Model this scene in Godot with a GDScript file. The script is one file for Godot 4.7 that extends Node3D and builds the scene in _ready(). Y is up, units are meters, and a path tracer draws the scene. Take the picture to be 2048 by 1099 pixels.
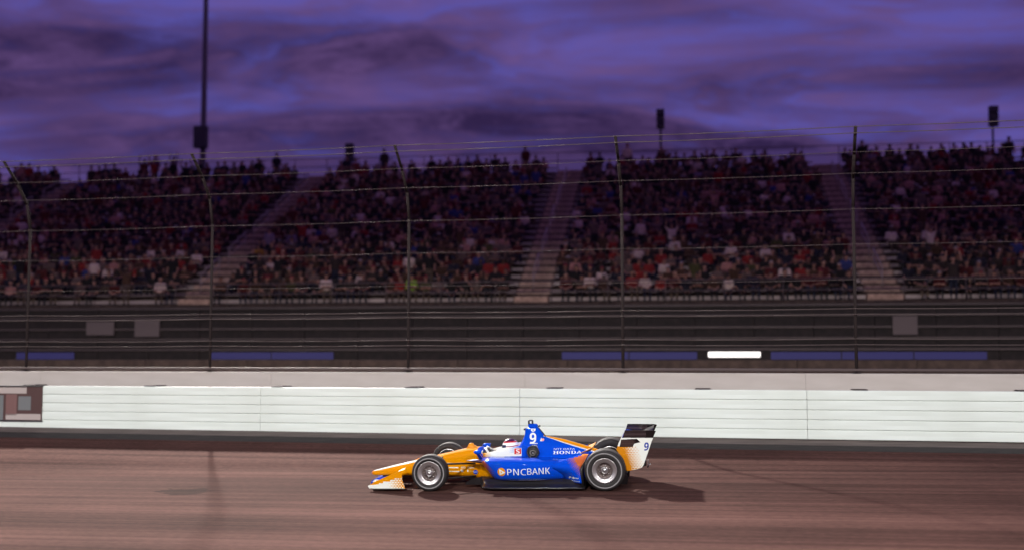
extends Node3D
# Night race on a floodlit oval: an open-wheel racing car passes a white barrier in front of a full grandstand.

var rng := RandomNumberGenerator.new()
var M := {}
const CAM := Vector3(0.0, 2.33, 0.0)
const CAM_YAW := 8.3146
const CAM_PITCH := 4.1157


func _ready() -> void:
	rng.seed = 20190824
	build_camera_and_light()
	make_materials()
	build_ground()
	build_barrier()
	build_fence()
	build_concourse()
	build_grandstand()
	build_masts()
	build_crowd()
	build_car()
	build_driver()


# ---------------------------------------------------------------- camera, sky, light
func build_camera_and_light() -> void:
	var cam := Camera3D.new()
	cam.name = "camera"
	cam.position = CAM
	cam.rotation_degrees = Vector3(CAM_PITCH, CAM_YAW, 0)
	cam.near = 0.1
	cam.far = 2000.0
	var at := CameraAttributesPhysical.new()
	at.frustum_focal_length = 50.226
	at.frustum_focus_distance = 20.3
	at.frustum_near = 0.1
	at.frustum_far = 2000.0
	at.exposure_aperture = 0.5
	cam.attributes = at
	cam.fov = 26.874
	add_child(cam)
	cam.current = true

	var e := Environment.new()
	e.background_mode = Environment.BG_SKY
	e.tonemap_mode = Environment.TONE_MAPPER_LINEAR
	e.tonemap_exposure = 1.0
	e.sdfgi_enabled = true
	e.ssao_enabled = true
	e.ssil_enabled = true
	var sky := Sky.new()
	var pano := PanoramaSkyMaterial.new()
	pano.panorama = dusk_sky()
	sky.sky_material = pano
	e.sky = sky
	var we := WorldEnvironment.new()
	we.name = "world_environment"
	we.environment = e
	add_child(we)

	# what is left of the sunset, behind the clouds
	var sun := DirectionalLight3D.new()
	sun.name = "afterglow"
	sun.light_color = Color(1.0, 0.72, 0.78)
	sun.light_energy = 0.02
	sun.light_angular_distance = 40.0
	sun.shadow_enabled = true
	sun.rotation_degrees = Vector3(-20, 65, 0)
	add_child(sun)


func dusk_sky() -> ImageTexture:
	var w := 4096
	var h := 2048
	var big := FastNoiseLite.new()
	big.seed = 14
	big.noise_type = FastNoiseLite.TYPE_SIMPLEX_SMOOTH
	big.frequency = 0.55
	big.fractal_octaves = 3
	var mid := FastNoiseLite.new()
	mid.seed = 14
	mid.noise_type = FastNoiseLite.TYPE_SIMPLEX_SMOOTH
	mid.frequency = 0.85
	mid.fractal_octaves = 5
	mid.fractal_gain = 0.55
	var wisp := FastNoiseLite.new()
	wisp.seed = 34
	wisp.noise_type = FastNoiseLite.TYPE_SIMPLEX_SMOOTH
	wisp.frequency = 2.1
	wisp.fractal_octaves = 6
	wisp.fractal_gain = 0.66
	var clear_sky := Color8(88, 82, 164).srgb_to_linear()
	var cloud := Color8(48, 34, 72).srgb_to_linear()
	var lit := Color8(120, 90, 150).srgb_to_linear()
	var data := PackedFloat32Array()
	data.resize(w * h * 3)
	var half := h / 2
	for j in half:
		var el := PI * (0.5 - (j + 0.5) / h)
		var step := 1 if el < 0.5 else 4        # coarser overhead
		if step == 4 and j % 4 != 0: continue
		var ce := cos(el)
		var s := 1.0 / (sin(el) + 0.10)
		for i in range(0, w, step):
			var az := TAU * ((i + 0.5) / w - 0.5)
			var px := sin(az) * ce * s
			var pz := -cos(az) * ce * s
			var b := big.get_noise_2d(px * 0.55 + 9.0, pz * 0.8)
			var m := mid.get_noise_2d(px * 0.75 + b * 1.2, pz * 1.55 - 4.0)
			var q := wisp.get_noise_2d(px * 0.8 - 3.0, pz * 2.0 + m)
			var cover := clampf(0.50 + 0.26 * smoothstep(0.31, 0.18, el) + b * 0.85 + m * 0.95 + q * 0.62, 0.0, 1.0)
			cover = cover * cover * (3.0 - 2.0 * cover)
			var c := clear_sky.lerp(cloud, cover)
			var glow := clampf(0.36 - b * 0.6 + q * 0.9 - m * 0.25, 0.0, 1.0)
			c = c.lerp(lit, glow * 0.62)
			for jj in (1 if step == 1 else mini(4, half - j)):
				var k := ((j + jj) * w + i) * 3
				for ii in step:
					data[k] = c.r
					data[k + 1] = c.g
					data[k + 2] = c.b
					k += 3
	var low := PackedFloat32Array()
	low.resize(w * 3)
	for i in w:
		low[i * 3] = 0.03
		low[i * 3 + 1] = 0.02
		low[i * 3 + 2] = 0.04
	var bytes := data.slice(0, half * w * 3).to_byte_array()
	var lb := low.to_byte_array()
	for j in half: bytes.append_array(lb)
	return ImageTexture.create_from_image(Image.create_from_data(w, h, false, Image.FORMAT_RGBF, bytes))


# ---------------------------------------------------------------- helpers
func lin(r: float, g: float, b: float) -> Color:
	return Color(r, g, b).linear_to_srgb()


func mat(called: String, c: Color, rough := 0.8, metal := 0.0, coat := 0.0) -> StandardMaterial3D:
	var m := StandardMaterial3D.new()
	m.resource_name = called
	m.albedo_color = c
	m.roughness = rough
	m.metallic = metal
	if coat > 0.0:
		m.clearcoat_enabled = true
		m.clearcoat = coat
		m.clearcoat_roughness = 0.035
	M[called] = m
	return m


func noise_tex(freq: float, lo: Color, hi: Color, size := 512, sd := 1, stretch := 1.0) -> ImageTexture:
	var n := FastNoiseLite.new()
	n.seed = sd
	n.noise_type = FastNoiseLite.TYPE_SIMPLEX_SMOOTH
	n.frequency = freq
	n.fractal_octaves = 5
	var im := Image.create(size, size, false, Image.FORMAT_RGB8)
	for j in size:
		for i in size:
			# blend across the edges so that the tile repeats without a seam
			var u := float(i) / size
			var a := n.get_noise_2d(i / stretch, j)
			var b := n.get_noise_2d((i - size) / stretch, j)
			var v := lerpf(a, b, smoothstep(0.8, 1.0, u)) * 0.9 + 0.5
			im.set_pixel(i, j, lo.lerp(hi, clampf(v, 0, 1)))
	return ImageTexture.create_from_image(im)


func node(called: String, label := "", category := "", group := "", kind := "") -> Node3D:
	var o := Node3D.new()
	o.name = called
	add_child(o, true)
	meta(o, label, category, group, kind)
	return o


func meta(o: Node, label := "", category := "", group := "", kind := "") -> Node:
	if label: o.set_meta("label", label)
	if category: o.set_meta("category", category)
	if group: o.set_meta("group", group)
	if kind: o.set_meta("kind", kind)
	return o


func put(parent: Node, called: String, mesh: Mesh, m: Material, t := Transform3D()) -> MeshInstance3D:
	var o := MeshInstance3D.new()
	o.name = called
	o.mesh = mesh
	o.material_override = m
	o.transform = t
	parent.add_child(o, true)
	return o


func at(x: float, y: float, z: float) -> Transform3D:
	return Transform3D(Basis(), Vector3(x, y, z))


func stn(flat := false) -> SurfaceTool:
	var st := SurfaceTool.new()
	st.begin(Mesh.PRIMITIVE_TRIANGLES)
	st.set_smooth_group(-1 if flat else 0)
	return st


func done(st: SurfaceTool) -> ArrayMesh:
	st.generate_normals()
	return st.commit()


func tri(st: SurfaceTool, a: Vector3, b: Vector3, c: Vector3) -> void:
	for p: Vector3 in [a, b, c]:
		st.set_uv(Vector2((p.x + 1.4) / 5.5, (1.2 - p.y) / 1.2))
		st.add_vertex(p)


func quad(st: SurfaceTool, a: Vector3, b: Vector3, c: Vector3, d: Vector3) -> void:
	tri(st, a, b, c)
	tri(st, a, c, d)


# rings: an array of rings with the same number of points; wound outwards by itself
func loft(st: SurfaceTool, rings: Array, closed := true, cap0 := true, cap1 := true) -> void:
	var n: int = rings[0].size()
	var total := 0.0
	for r in rings.size() - 1:
		var mid := Vector3.ZERO
		for p: Vector3 in rings[r]: mid += p
		for p: Vector3 in rings[r + 1]: mid += p
		mid /= 2.0 * n
		for i in (n if closed else n - 1):
			var a: Vector3 = rings[r][i]
			var b: Vector3 = rings[r][(i + 1) % n]
			var c: Vector3 = rings[r + 1][(i + 1) % n]
			total += (a - c).cross(a - b).dot((a + b + c) / 3.0 - mid)
	var flip := total < 0.0
	for r in rings.size() - 1:
		for i in (n if closed else n - 1):
			var a: Vector3 = rings[r][i]
			var b: Vector3 = rings[r][(i + 1) % n]
			var c: Vector3 = rings[r + 1][(i + 1) % n]
			var d: Vector3 = rings[r + 1][i]
			if flip: quad(st, a, d, c, b)
			else: quad(st, a, b, c, d)
	for e in 2:
		if (e == 0 and not cap0) or (e == 1 and not cap1): continue
		var ring: PackedVector3Array = rings[0] if e == 0 else rings[rings.size() - 1]
		var mid := Vector3.ZERO
		for p: Vector3 in ring: mid += p
		mid /= n
		for i in n:
			if flip == (e == 0): tri(st, mid, ring[i], ring[(i + 1) % n])
			else: tri(st, mid, ring[(i + 1) % n], ring[i])


func tube(st: SurfaceTool, a: Vector3, b: Vector3, r0: float, r1 := -1.0, n := 8) -> void:
	if r1 < 0.0: r1 = r0
	var d := (b - a).normalized()
	var u := d.cross(Vector3.UP if absf(d.y) < 0.9 else Vector3.RIGHT).normalized()
	var v := d.cross(u)
	var ra := PackedVector3Array()
	var rb := PackedVector3Array()
	for i in n:
		var t := TAU * i / n
		ra.append(a + (u * cos(t) + v * sin(t)) * r0)
		rb.append(b + (u * cos(t) + v * sin(t)) * r1)
	loft(st, [ra, rb])


func tube_mesh(a: Vector3, b: Vector3, r0: float, r1 := -1.0, n := 8) -> ArrayMesh:
	var st := stn()
	tube(st, a, b, r0, r1, n)
	return done(st)


# a box with chamfered long edges, axis along x
func bar_mesh(length: float, height: float, depth: float, c: float) -> ArrayMesh:
	var st := stn(true)
	var rings := []
	for x: float in [-length / 2, length / 2]:
		var h := height / 2
		var d := depth / 2
		rings.append(PackedVector3Array([Vector3(x, -h, d - c), Vector3(x, -h + c * 0.3, d - c * 0.3), Vector3(x, -h + c, d), Vector3(x, h - c, d), Vector3(x, h - c * 0.3, d - c * 0.3), Vector3(x, h, d - c), Vector3(x, h, -d), Vector3(x, -h, -d)]))
	loft(st, rings)
	return done(st)


func box_mesh(x: float, y: float, z: float) -> BoxMesh:
	var b := BoxMesh.new()
	b.size = Vector3(x, y, z)
	return b


# profile: points (radius, z) turned about the z axis
func lathe(profile: PackedVector2Array, n := 48, closed := true) -> ArrayMesh:
	var st := stn()
	var rings := []
	for i in n + 1:
		var t := TAU * i / n
		var r := PackedVector3Array()
		for p in profile:
			r.append(Vector3(cos(t) * p.x, sin(t) * p.x, p.y))
		rings.append(r)
	loft(st, rings, closed, false, false)
	return done(st)


# a flat outline in the xy plane, given a thickness along z
func plate(outline: PackedVector2Array, z0: float, z1: float) -> ArrayMesh:
	var st := stn(true)
	var idx := Geometry2D.triangulate_polygon(outline)
	for k in range(0, idx.size(), 3):
		var p := outline[idx[k]]
		var q := outline[idx[k + 1]]
		var r := outline[idx[k + 2]]
		var up := (q - p).cross(r - p) > 0.0
		var hi := maxf(z0, z1)
		var lo := minf(z0, z1)
		var A := Vector3(p.x, p.y, hi)
		var B := Vector3(q.x, q.y, hi)
		var C := Vector3(r.x, r.y, hi)
		if up: tri(st, A, C, B)
		else: tri(st, A, B, C)
		A.z = lo
		B.z = lo
		C.z = lo
		if up: tri(st, A, B, C)
		else: tri(st, A, C, B)
	var r0 := PackedVector3Array()
	var r1 := PackedVector3Array()
	for p in outline:
		r0.append(Vector3(p.x, p.y, z0))
		r1.append(Vector3(p.x, p.y, z1))
	loft(st, [r0, r1], true, false, false)
	return done(st)


# ---------------------------------------------------------------- painting into images (print only)
func fill_poly(im: Image, pts: PackedVector2Array, c: Color) -> void:
	var y0 := 1e9
	var y1 := -1e9
	for p in pts:
		y0 = minf(y0, p.y)
		y1 = maxf(y1, p.y)
	var w := im.get_width()
	for y in range(maxi(0, int(floor(y0))), mini(im.get_height() - 1, int(ceil(y1))) + 1):
		var xs := []
		var yc := y + 0.5
		for i in pts.size():
			var a := pts[i]
			var b := pts[(i + 1) % pts.size()]
			if (a.y <= yc) != (b.y <= yc):
				xs.append(a.x + (yc - a.y) / (b.y - a.y) * (b.x - a.x))
		xs.sort()
		for i in range(0, xs.size() - 1, 2):
			var xa := clampi(int(round(xs[i])), 0, w)
			var xb := clampi(int(round(xs[i + 1])), 0, w)
			if xb > xa: im.fill_rect(Rect2i(xa, y, xb - xa, 1), c)


func q(x: float, y: float) -> Vector2:
	return Vector2((x + 1.4) / 5.5 * 2048.0, (1.2 - y) / 1.2 * 448.0)


func area(im: Image, pts: Array, c: Color) -> void:
	var out := PackedVector2Array()
	for p: Vector2 in pts: out.append(q(p.x, p.y))
	fill_poly(im, out, c)


func disc(im: Image, x: float, y: float, r: float, c: Color) -> void:
	var pts := []
	for i in 28:
		pts.append(Vector2(x + r * cos(TAU * i / 28), y + r * sin(TAU * i / 28)))
	area(im, pts, c)


# text set in the box x0..x1, y0..y1 (metres on the car's side); lean slants it, rise tilts its base line
func words(im: Image, txt: String, fonts: String, weight: int, x0: float, x1: float, y0: float, y1: float, c: Color, lean := 0.0, rise := 0.0) -> void:
	var f := SystemFont.new()
	f.font_names = PackedStringArray([fonts])
	f.font_weight = weight
	var tm := TextMesh.new()
	tm.text = txt
	tm.font = f
	tm.font_size = 64
	tm.depth = 0.0
	tm.pixel_size = 0.01
	tm.curve_step = 1.0
	var arr := tm.get_mesh_arrays()
	var v: PackedVector3Array = arr[Mesh.ARRAY_VERTEX]
	if v.is_empty(): return
	var idx = arr[Mesh.ARRAY_INDEX]
	var lo := v[0]
	var hi := v[0]
	for p in v:
		lo = lo.min(p)
		hi = hi.max(p)
	var n: int = idx.size() if idx != null else v.size()
	for k in range(0, n, 3):
		var pts := []
		for m in 3:
			var p: Vector3 = v[idx[k + m]] if idx != null else v[k + m]
			var fx := (p.x - lo.x) / (hi.x - lo.x)
			var fy := (p.y - lo.y) / (hi.y - lo.y)
			pts.append(Vector2(lerpf(x0, x1, fx) + lean * fy * (y1 - y0), lerpf(y0, y1, fy) + rise * fx * (x1 - x0)))
		area(im, pts, c)


# halftone dashes whose size falls from one to nothing along the direction a -> b
func halftone(im: Image, outline: Array, a: Vector2, b: Vector2, c: Color, step := 0.016) -> void:
	var poly := PackedVector2Array(outline)
	var lo := poly[0]
	var hi := poly[0]
	for p in poly:
		lo = lo.min(p)
		hi = hi.max(p)
	var d := b - a
	var row := 0
	var y := lo.y
	while y < hi.y:
		var x := lo.x + (step * 0.5 if row % 2 else 0.0)
		while x < hi.x:
			var p := Vector2(x, y)
			if Geometry2D.is_point_in_polygon(p, poly):
				var t := (p - a).dot(d) / d.length_squared()
				var s := clampf(1.0 - t, 0.0, 1.0) * 1.12 * step
				if s > step * 0.12:
					area(im, [p + Vector2(-s * 0.62, -s * 0.30), p + Vector2(s * 0.5, -s * 0.34), p + Vector2(s * 0.62, s * 0.30), p + Vector2(-s * 0.5, s * 0.34)], c)
			x += step
		y += step * 0.62
		row += 1


# ---------------------------------------------------------------- materials of the place
func make_materials() -> void:
	mat("steel_white", lin(0.81, 0.845, 0.80), 0.5)
	var sw: StandardMaterial3D = M.steel_white
	sw.albedo_texture = noise_tex(0.02, Color(0.93, 0.93, 0.92), Color(1, 1, 1), 256, 3, 5.0)
	sw.uv1_triplanar = true
	sw.uv1_scale = Vector3(0.35, 0.35, 0.35)
	mat("concrete_painted", lin(0.50, 0.435, 0.41), 0.8)
	var cp: StandardMaterial3D = M.concrete_painted
	cp.albedo_texture = noise_tex(0.03, Color(0.955, 0.95, 0.945), Color(1, 1, 1), 256, 8, 6.0)
	cp.uv1_triplanar = true
	cp.uv1_scale = Vector3(0.5, 0.5, 0.5)
	mat("strap_dark", lin(0.06, 0.04, 0.04), 0.6)
	mat("cable", lin(0.085, 0.058, 0.056), 0.7, 0.1)
	mat("post", lin(0.035, 0.026, 0.026), 0.9, 0.0)
	M.post.metallic_specular = 0.1
	mat("concrete", lin(0.085, 0.050, 0.040), 0.9)
	var co: StandardMaterial3D = M.concrete
	co.albedo_texture = noise_tex(0.025, Color(0.72, 0.70, 0.69), Color(1, 1, 1), 256, 21)
	co.uv1_triplanar = true
	co.uv1_scale = Vector3(0.3, 0.3, 0.3)
	mat("step_concrete", lin(0.60, 0.37, 0.28), 0.85)
	var sc: StandardMaterial3D = M.step_concrete
	sc.albedo_texture = co.albedo_texture
	sc.uv1_triplanar = true
	sc.uv1_scale = Vector3(0.5, 0.5, 0.5)
	mat("aluminium", lin(0.38, 0.28, 0.26), 0.5, 0.3)
	mat("fascia", lin(0.028, 0.016, 0.014), 0.8)
	var fa: StandardMaterial3D = M.fascia
	fa.albedo_texture = co.albedo_texture
	fa.uv1_triplanar = true
	fa.uv1_scale = Vector3(0.4, 0.4, 0.4)
	mat("rail", lin(0.12, 0.082, 0.076), 0.5, 0.2)
	mat("banner_blue", lin(0.028, 0.022, 0.13), 0.7)
	mat("board", lin(0.15, 0.105, 0.10), 0.7)
	mat("dark_metal", lin(0.03, 0.028, 0.03), 0.5, 0.3)
	mat("galvanised", lin(0.16, 0.13, 0.16), 0.6, 0.2)
	mat("speaker_grey", lin(0.07, 0.055, 0.07), 0.7)
	var lp := mat("light_panel", Color(1, 1, 1), 0.5)
	lp.emission_enabled = true
	lp.emission = Color(1.0, 0.96, 0.93)
	lp.emission_energy_multiplier = 1.6
	var lamp := mat("lamp_lens", Color(1, 1, 1), 0.4)
	lamp.emission_enabled = true
	lamp.emission = Color(1.0, 0.96, 0.90)
	lamp.emission_energy_multiplier = 8.0

	# asphalt: long streaks of rubber laid along the racing line, fine grain, one darker patch
	var w := 1024
	var h := 1024
	var n1 := FastNoiseLite.new()
	n1.seed = 4
	n1.frequency = 1.0
	n1.fractal_octaves = 3
	var n2 := FastNoiseLite.new()
	n2.seed = 14
	n2.frequency = 1.0
	n2.fractal_octaves = 5
	var r2 := RandomNumberGenerator.new()
	r2.seed = 99
	var im := Image.create(w, h, false, Image.FORMAT_RGB8)
	for j in h:
		var v := float(j) / h * 20.0          # metres across, 0 at the barrier
		for i in w:
			var u := float(i) / w * 64.0       # metres along
			var streak := n1.get_noise_2d(u * 0.035, v * 2.6) * 0.5 + n1.get_noise_2d(u * 0.05 + 50.0, v * 7.0) * 0.34 + n1.get_noise_2d(u * 0.02 + 90.0, v * 0.45) * 0.60
			var patch := n2.get_noise_2d(u * 0.22, v * 0.3)
			var grain := r2.randf() - 0.5
			var f := 0.76 + streak * 0.30 + patch * 0.10 + grain * 0.16
			# one patch of the asphalt made darker, with a ragged outline
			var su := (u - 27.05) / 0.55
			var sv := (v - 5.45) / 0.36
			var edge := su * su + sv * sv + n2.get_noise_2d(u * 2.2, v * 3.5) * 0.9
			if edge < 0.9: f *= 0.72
			f = clampf(f, 0.2, 1.0)
			im.set_pixel(i, j, Color(f, f * (0.985 + streak * 0.03), f * (0.97 + streak * 0.03)))
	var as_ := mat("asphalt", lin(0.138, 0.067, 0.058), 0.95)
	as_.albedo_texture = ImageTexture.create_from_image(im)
	as_.metallic_specular = 0.16
	mat("gutter", lin(0.13, 0.095, 0.086), 0.8)
	var gu: StandardMaterial3D = M.gutter
	gu.albedo_texture = noise_tex(0.05, Color(0.75, 0.74, 0.73), Color(1, 1, 1), 256, 44, 8.0)
	gu.uv1_triplanar = true
	gu.uv1_scale = Vector3(0.4, 0.4, 0.4)
	mat("marbles", lin(0.035, 0.024, 0.022), 0.9)
	var ma: StandardMaterial3D = M.marbles
	ma.albedo_texture = noise_tex(0.12, Color(0.45, 0.42, 0.4), Color(1, 1, 1), 256, 45, 10.0)
	ma.uv1_triplanar = true
	ma.uv1_scale = Vector3(0.5, 0.5, 0.5)
	mat("dirt", lin(0.06, 0.05, 0.04), 0.95)


# ---------------------------------------------------------------- ground
func wall_z(x: float) -> float:
	return -24.81 + 0.0703 * x


func wall_y(x: float) -> float:
	return 0.633 - 0.00195 * clampf(x, -40.0, 40.0)


func car_plane(x: float, z: float) -> float:
	return 0.0473 + 0.018 * (clampf(x, -18.0, 12.0) + 4.371) - 0.05305 * (z + 20.879)


func ground_y(x: float, z: float) -> float:
	if z > -22.1:
		var zz := minf(z, -11.0)
		return car_plane(x, zz)
	var y0 := car_plane(x, -22.1)
	var full := -22.1 - wall_z(x)
	var d := -22.1 - z
	var a := (wall_y(x) - y0 - 0.053 * full) / (full - 0.4 * (1.0 - exp(-full / 0.4)))
	return y0 + 0.053 * d + a * (d - 0.4 * (1.0 - exp(-d / 0.4)))


# a sheet laid over the ground between two distances from the barrier
func strip(d0: float, d1: float, rows: int, lift: float) -> ArrayMesh:
	var st := stn()
	var nx := 64
	for j in rows:
		for i in nx:
			var p := []
			for e: Array in [[0, 0], [1, 0], [1, 1], [0, 1]]:
				var x := lerpf(-36.0, 28.0, float(i + e[0]) / nx)
				var d := lerpf(d0, d1, float(j + e[1]) / rows)
				var z := wall_z(x) + d
				p.append([Vector3(x, ground_y(x, z) + lift, z), Vector2((x + 36.0) / 64.0, d / 20.0)])
			for k: int in [0, 1, 2, 0, 2, 3]:
				st.set_uv(p[k][1])
				st.add_vertex(p[k][0])
	return done(st)


func build_ground() -> void:
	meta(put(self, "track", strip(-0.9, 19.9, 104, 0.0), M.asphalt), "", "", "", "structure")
	meta(put(self, "gutter_strip", strip(-0.85, 0.42, 6, 0.006), M.gutter), "", "", "", "structure")
	meta(put(self, "rubber_marbles_strip", strip(0.38, 0.86, 4, 0.004), M.marbles), "", "", "", "structure")
	var pm := PlaneMesh.new()
	pm.size = Vector2(1600, 1600)
	meta(put(self, "ground", pm, M.dirt, at(0, -1.1, 0)), "", "", "", "structure")
	meta(put(self, "concourse_road", box_mesh(110, 0.3, 22.4), M.concrete, at(-8, 0.75, -37.6)), "", "", "", "structure")


# ---------------------------------------------------------------- barrier
func wall_frame(o: Node3D, back := 0.0) -> void:
	o.transform = Transform3D(Basis(Vector3.UP, -0.0702), Vector3(0, 0.633, -24.81) + Vector3(0.0701, 0, -0.9975) * back)


func build_barrier() -> void:
	var b := node("safety_barrier", "white steel tube barrier five tubes high lining the banked track", "barrier")
	wall_frame(b)
	var seg := 6.1
	var tm := bar_mesh(seg - 0.008, 0.199, 0.2, 0.016)
	for s in 9:
		var x := -34.0 + seg * (s + 0.5)
		for k in 5:
			var off := rng.randf_range(-0.004, 0.004)
			put(b, "tube", tm, M.steel_white, at(x, 0.013 + 0.2032 * (k + 0.5), -0.1 + off))
	# straps that tie the tubes back to the concrete
	var sm := bar_mesh(0.30, 0.022, 0.5, 0.006)
	for s in 16:
		put(b, "strap", sm, M.strap_dark, at(-31.75 + 3.22 * s, 1.042, -0.28))
	var w := node("concrete_wall", "pale painted concrete wall standing behind the white steel tubes", "wall")
	wall_frame(w, 0.55)
	var pm := bar_mesh(6.096, 2.2, 0.3, 0.02)
	for s in 9:
		put(w, "panel", pm, M.concrete_painted, at(-34.0 + seg * (s + 0.5), 1.37 - 1.1, -0.15))

	# a sponsor board hung on the tubes, cut off by the frame: plain blocks of colour
	var sg := node("trackside_board", "maroon board with pale bands fixed to the white barrier", "sign board")
	wall_frame(sg)
	var maroon := mat("board_maroon", lin(0.075, 0.032, 0.030), 0.6)
	var pale := mat("board_pale", lin(0.44, 0.36, 0.34), 0.6)
	var teal := mat("board_teal", lin(0.16, 0.16, 0.165), 0.6)
	var rose := mat("board_rose", lin(0.18, 0.085, 0.08), 0.6)
	var x0 := -19.0
	var x1 := -15.24
	var cx := (x0 + x1) / 2
	put(sg, "panel", bar_mesh(x1 - x0, 0.84, 0.02, 0.004), maroon, at(cx, 0.60, 0.012))
	for y: float in [0.19, 1.018]:
		put(sg, "frame_rail", bar_mesh(x1 - x0 + 0.03, 0.026, 0.04, 0.004), M.dark_metal, at(cx, y, 0.022))
	put(sg, "pale_band", box_mesh(x1 - x0 - 0.45, 0.145, 0.006), pale, at(cx - 0.2, 0.915, 0.024))
	put(sg, "pale_band", box_mesh(0.95, 0.14, 0.006), pale, at(x1 - 0.50, 0.285, 0.024))
	put(sg, "emblem_block", box_mesh(0.34, 0.33, 0.006), teal, at(x1 - 0.47, 0.61, 0.024))
	put(sg, "emblem_block", box_mesh(0.30, 0.5, 0.006), rose, at(x1 - 0.83, 0.57, 0.024))
	put(sg, "emblem_block", box_mesh(0.4, 0.6, 0.006), teal, at(x1 - 1.25, 0.5, 0.024))


# ---------------------------------------------------------------- catch fence
func build_fence() -> void:
	var f := node("catch_fence", "tall steel cable catch fence standing on the concrete wall", "fence")
	wall_frame(f, 0.62)
	var pm_st := stn()
	# a post: straight to 4.6 m, then bent over towards the track
	var path := [Vector3(0, 1.3, 0), Vector3(0, 4.9, 0), Vector3(0, 5.5, 0.16), Vector3(0, 5.95, 0.55), Vector3(0, 6.42, 1.1)]
	for i in path.size() - 1:
		tube(pm_st, path[i], path[i + 1], 0.034, 0.034, 8)
	var pmesh := done(pm_st)
	var foot := bar_mesh(0.18, 0.02, 0.18, 0.004)
	for s in 9:
		var x := -36.0 + 4.95 * s + 0.05
		var p := put(f, "post", pmesh, M.post, at(x, 0, 0))
		put(p, "base_plate", foot, M.post, at(0, 1.385, 0.0))
	var hs := [1.98, 2.10, 2.62, 2.74, 3.35, 4.1, 4.85, 5.55, 5.95, 6.30, 6.42]
	for i in hs.size():
		var y: float = hs[i]
		var z := 0.06
		if y > 4.9: z = 0.06 + (y - 4.9) * 0.7
		var st := stn()
		var last := Vector3.ZERO
		for s in 37:
			var x := -36.0 + 1.65 * s
			var sag := -0.018 * sin(PI * fposmod((x + 36.0) / 4.95, 1.0))
			var here := Vector3(x, y + sag, z)
			if s: tube(st, last, here, 0.009 if i < 4 or i > 8 else 0.005, -1.0, 5)
			last = here
		put(f, "cable", done(st), M.cable)
	# clamps on the wall's top rail
	put(f, "top_rail", tube_mesh(Vector3(-36, 1.44, 0.02), Vector3(24, 1.44, 0.02), 0.035), M.cable)


# ---------------------------------------------------------------- concourse between wall and stand
func build_concourse() -> void:
	var lw := node("concourse_wall", "low grey concrete wall along the walkway behind the catch fence", "wall")
	lw.position = Vector3(0, 0.9, -41.0)
	var seg := bar_mesh(3.98, 1.36, 0.25, 0.03)
	for s in 16:
		put(lw, "panel", seg, M.concrete, at(-44.0 + 4.0 * s + 2.0, 0.68, -0.13))
	var ban := bar_mesh(2.36, 0.26, 0.03, 0.006)
	for x: float in [-24.0, -16.2, -13.8, -3.0, -0.6, 4.3, 6.7, 9.1, 13.0]:
		var o := put(self, "banner", ban, M.banner_blue, at(x, 2.41, -40.95))
		meta(o, "plain dark blue banner strip along the top of the concourse wall", "banner", "blue banners on the concourse wall")
	var lp := node("light_fitting", "long lit white light fitting on the concourse wall between blue banners", "light")
	lp.position = Vector3(1.86, 2.45, -40.85)
	put(lp, "housing", bar_mesh(1.84, 0.22, 0.10, 0.01), M.dark_metal, at(0, 0, -0.07))
	put(lp, "light_diffuser", bar_mesh(1.78, 0.18, 0.04, 0.008), M.light_panel)
	var al := AreaLight3D.new()
	al.name = "light_glow"
	al.area_size = Vector2(1.78, 0.18)
	al.light_color = Color(1.0, 0.96, 0.93)
	al.light_energy = 1.2
	al.shadow_enabled = true
	al.rotation_degrees = Vector3(0, 180, 0)
	al.position = Vector3(0, 0, 0.03)
	lp.add_child(al)


# ---------------------------------------------------------------- grandstand
const ROWS := 23
const TREAD := 0.80
const RISE := 0.375
const STAND_Z := -48.0
const STAND_Y := 4.68
const STAND_L := -47.0
const STAND_R := 24.0
const AISLES := [-36.7, -21.35, -6.25, 8.3]


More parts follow.
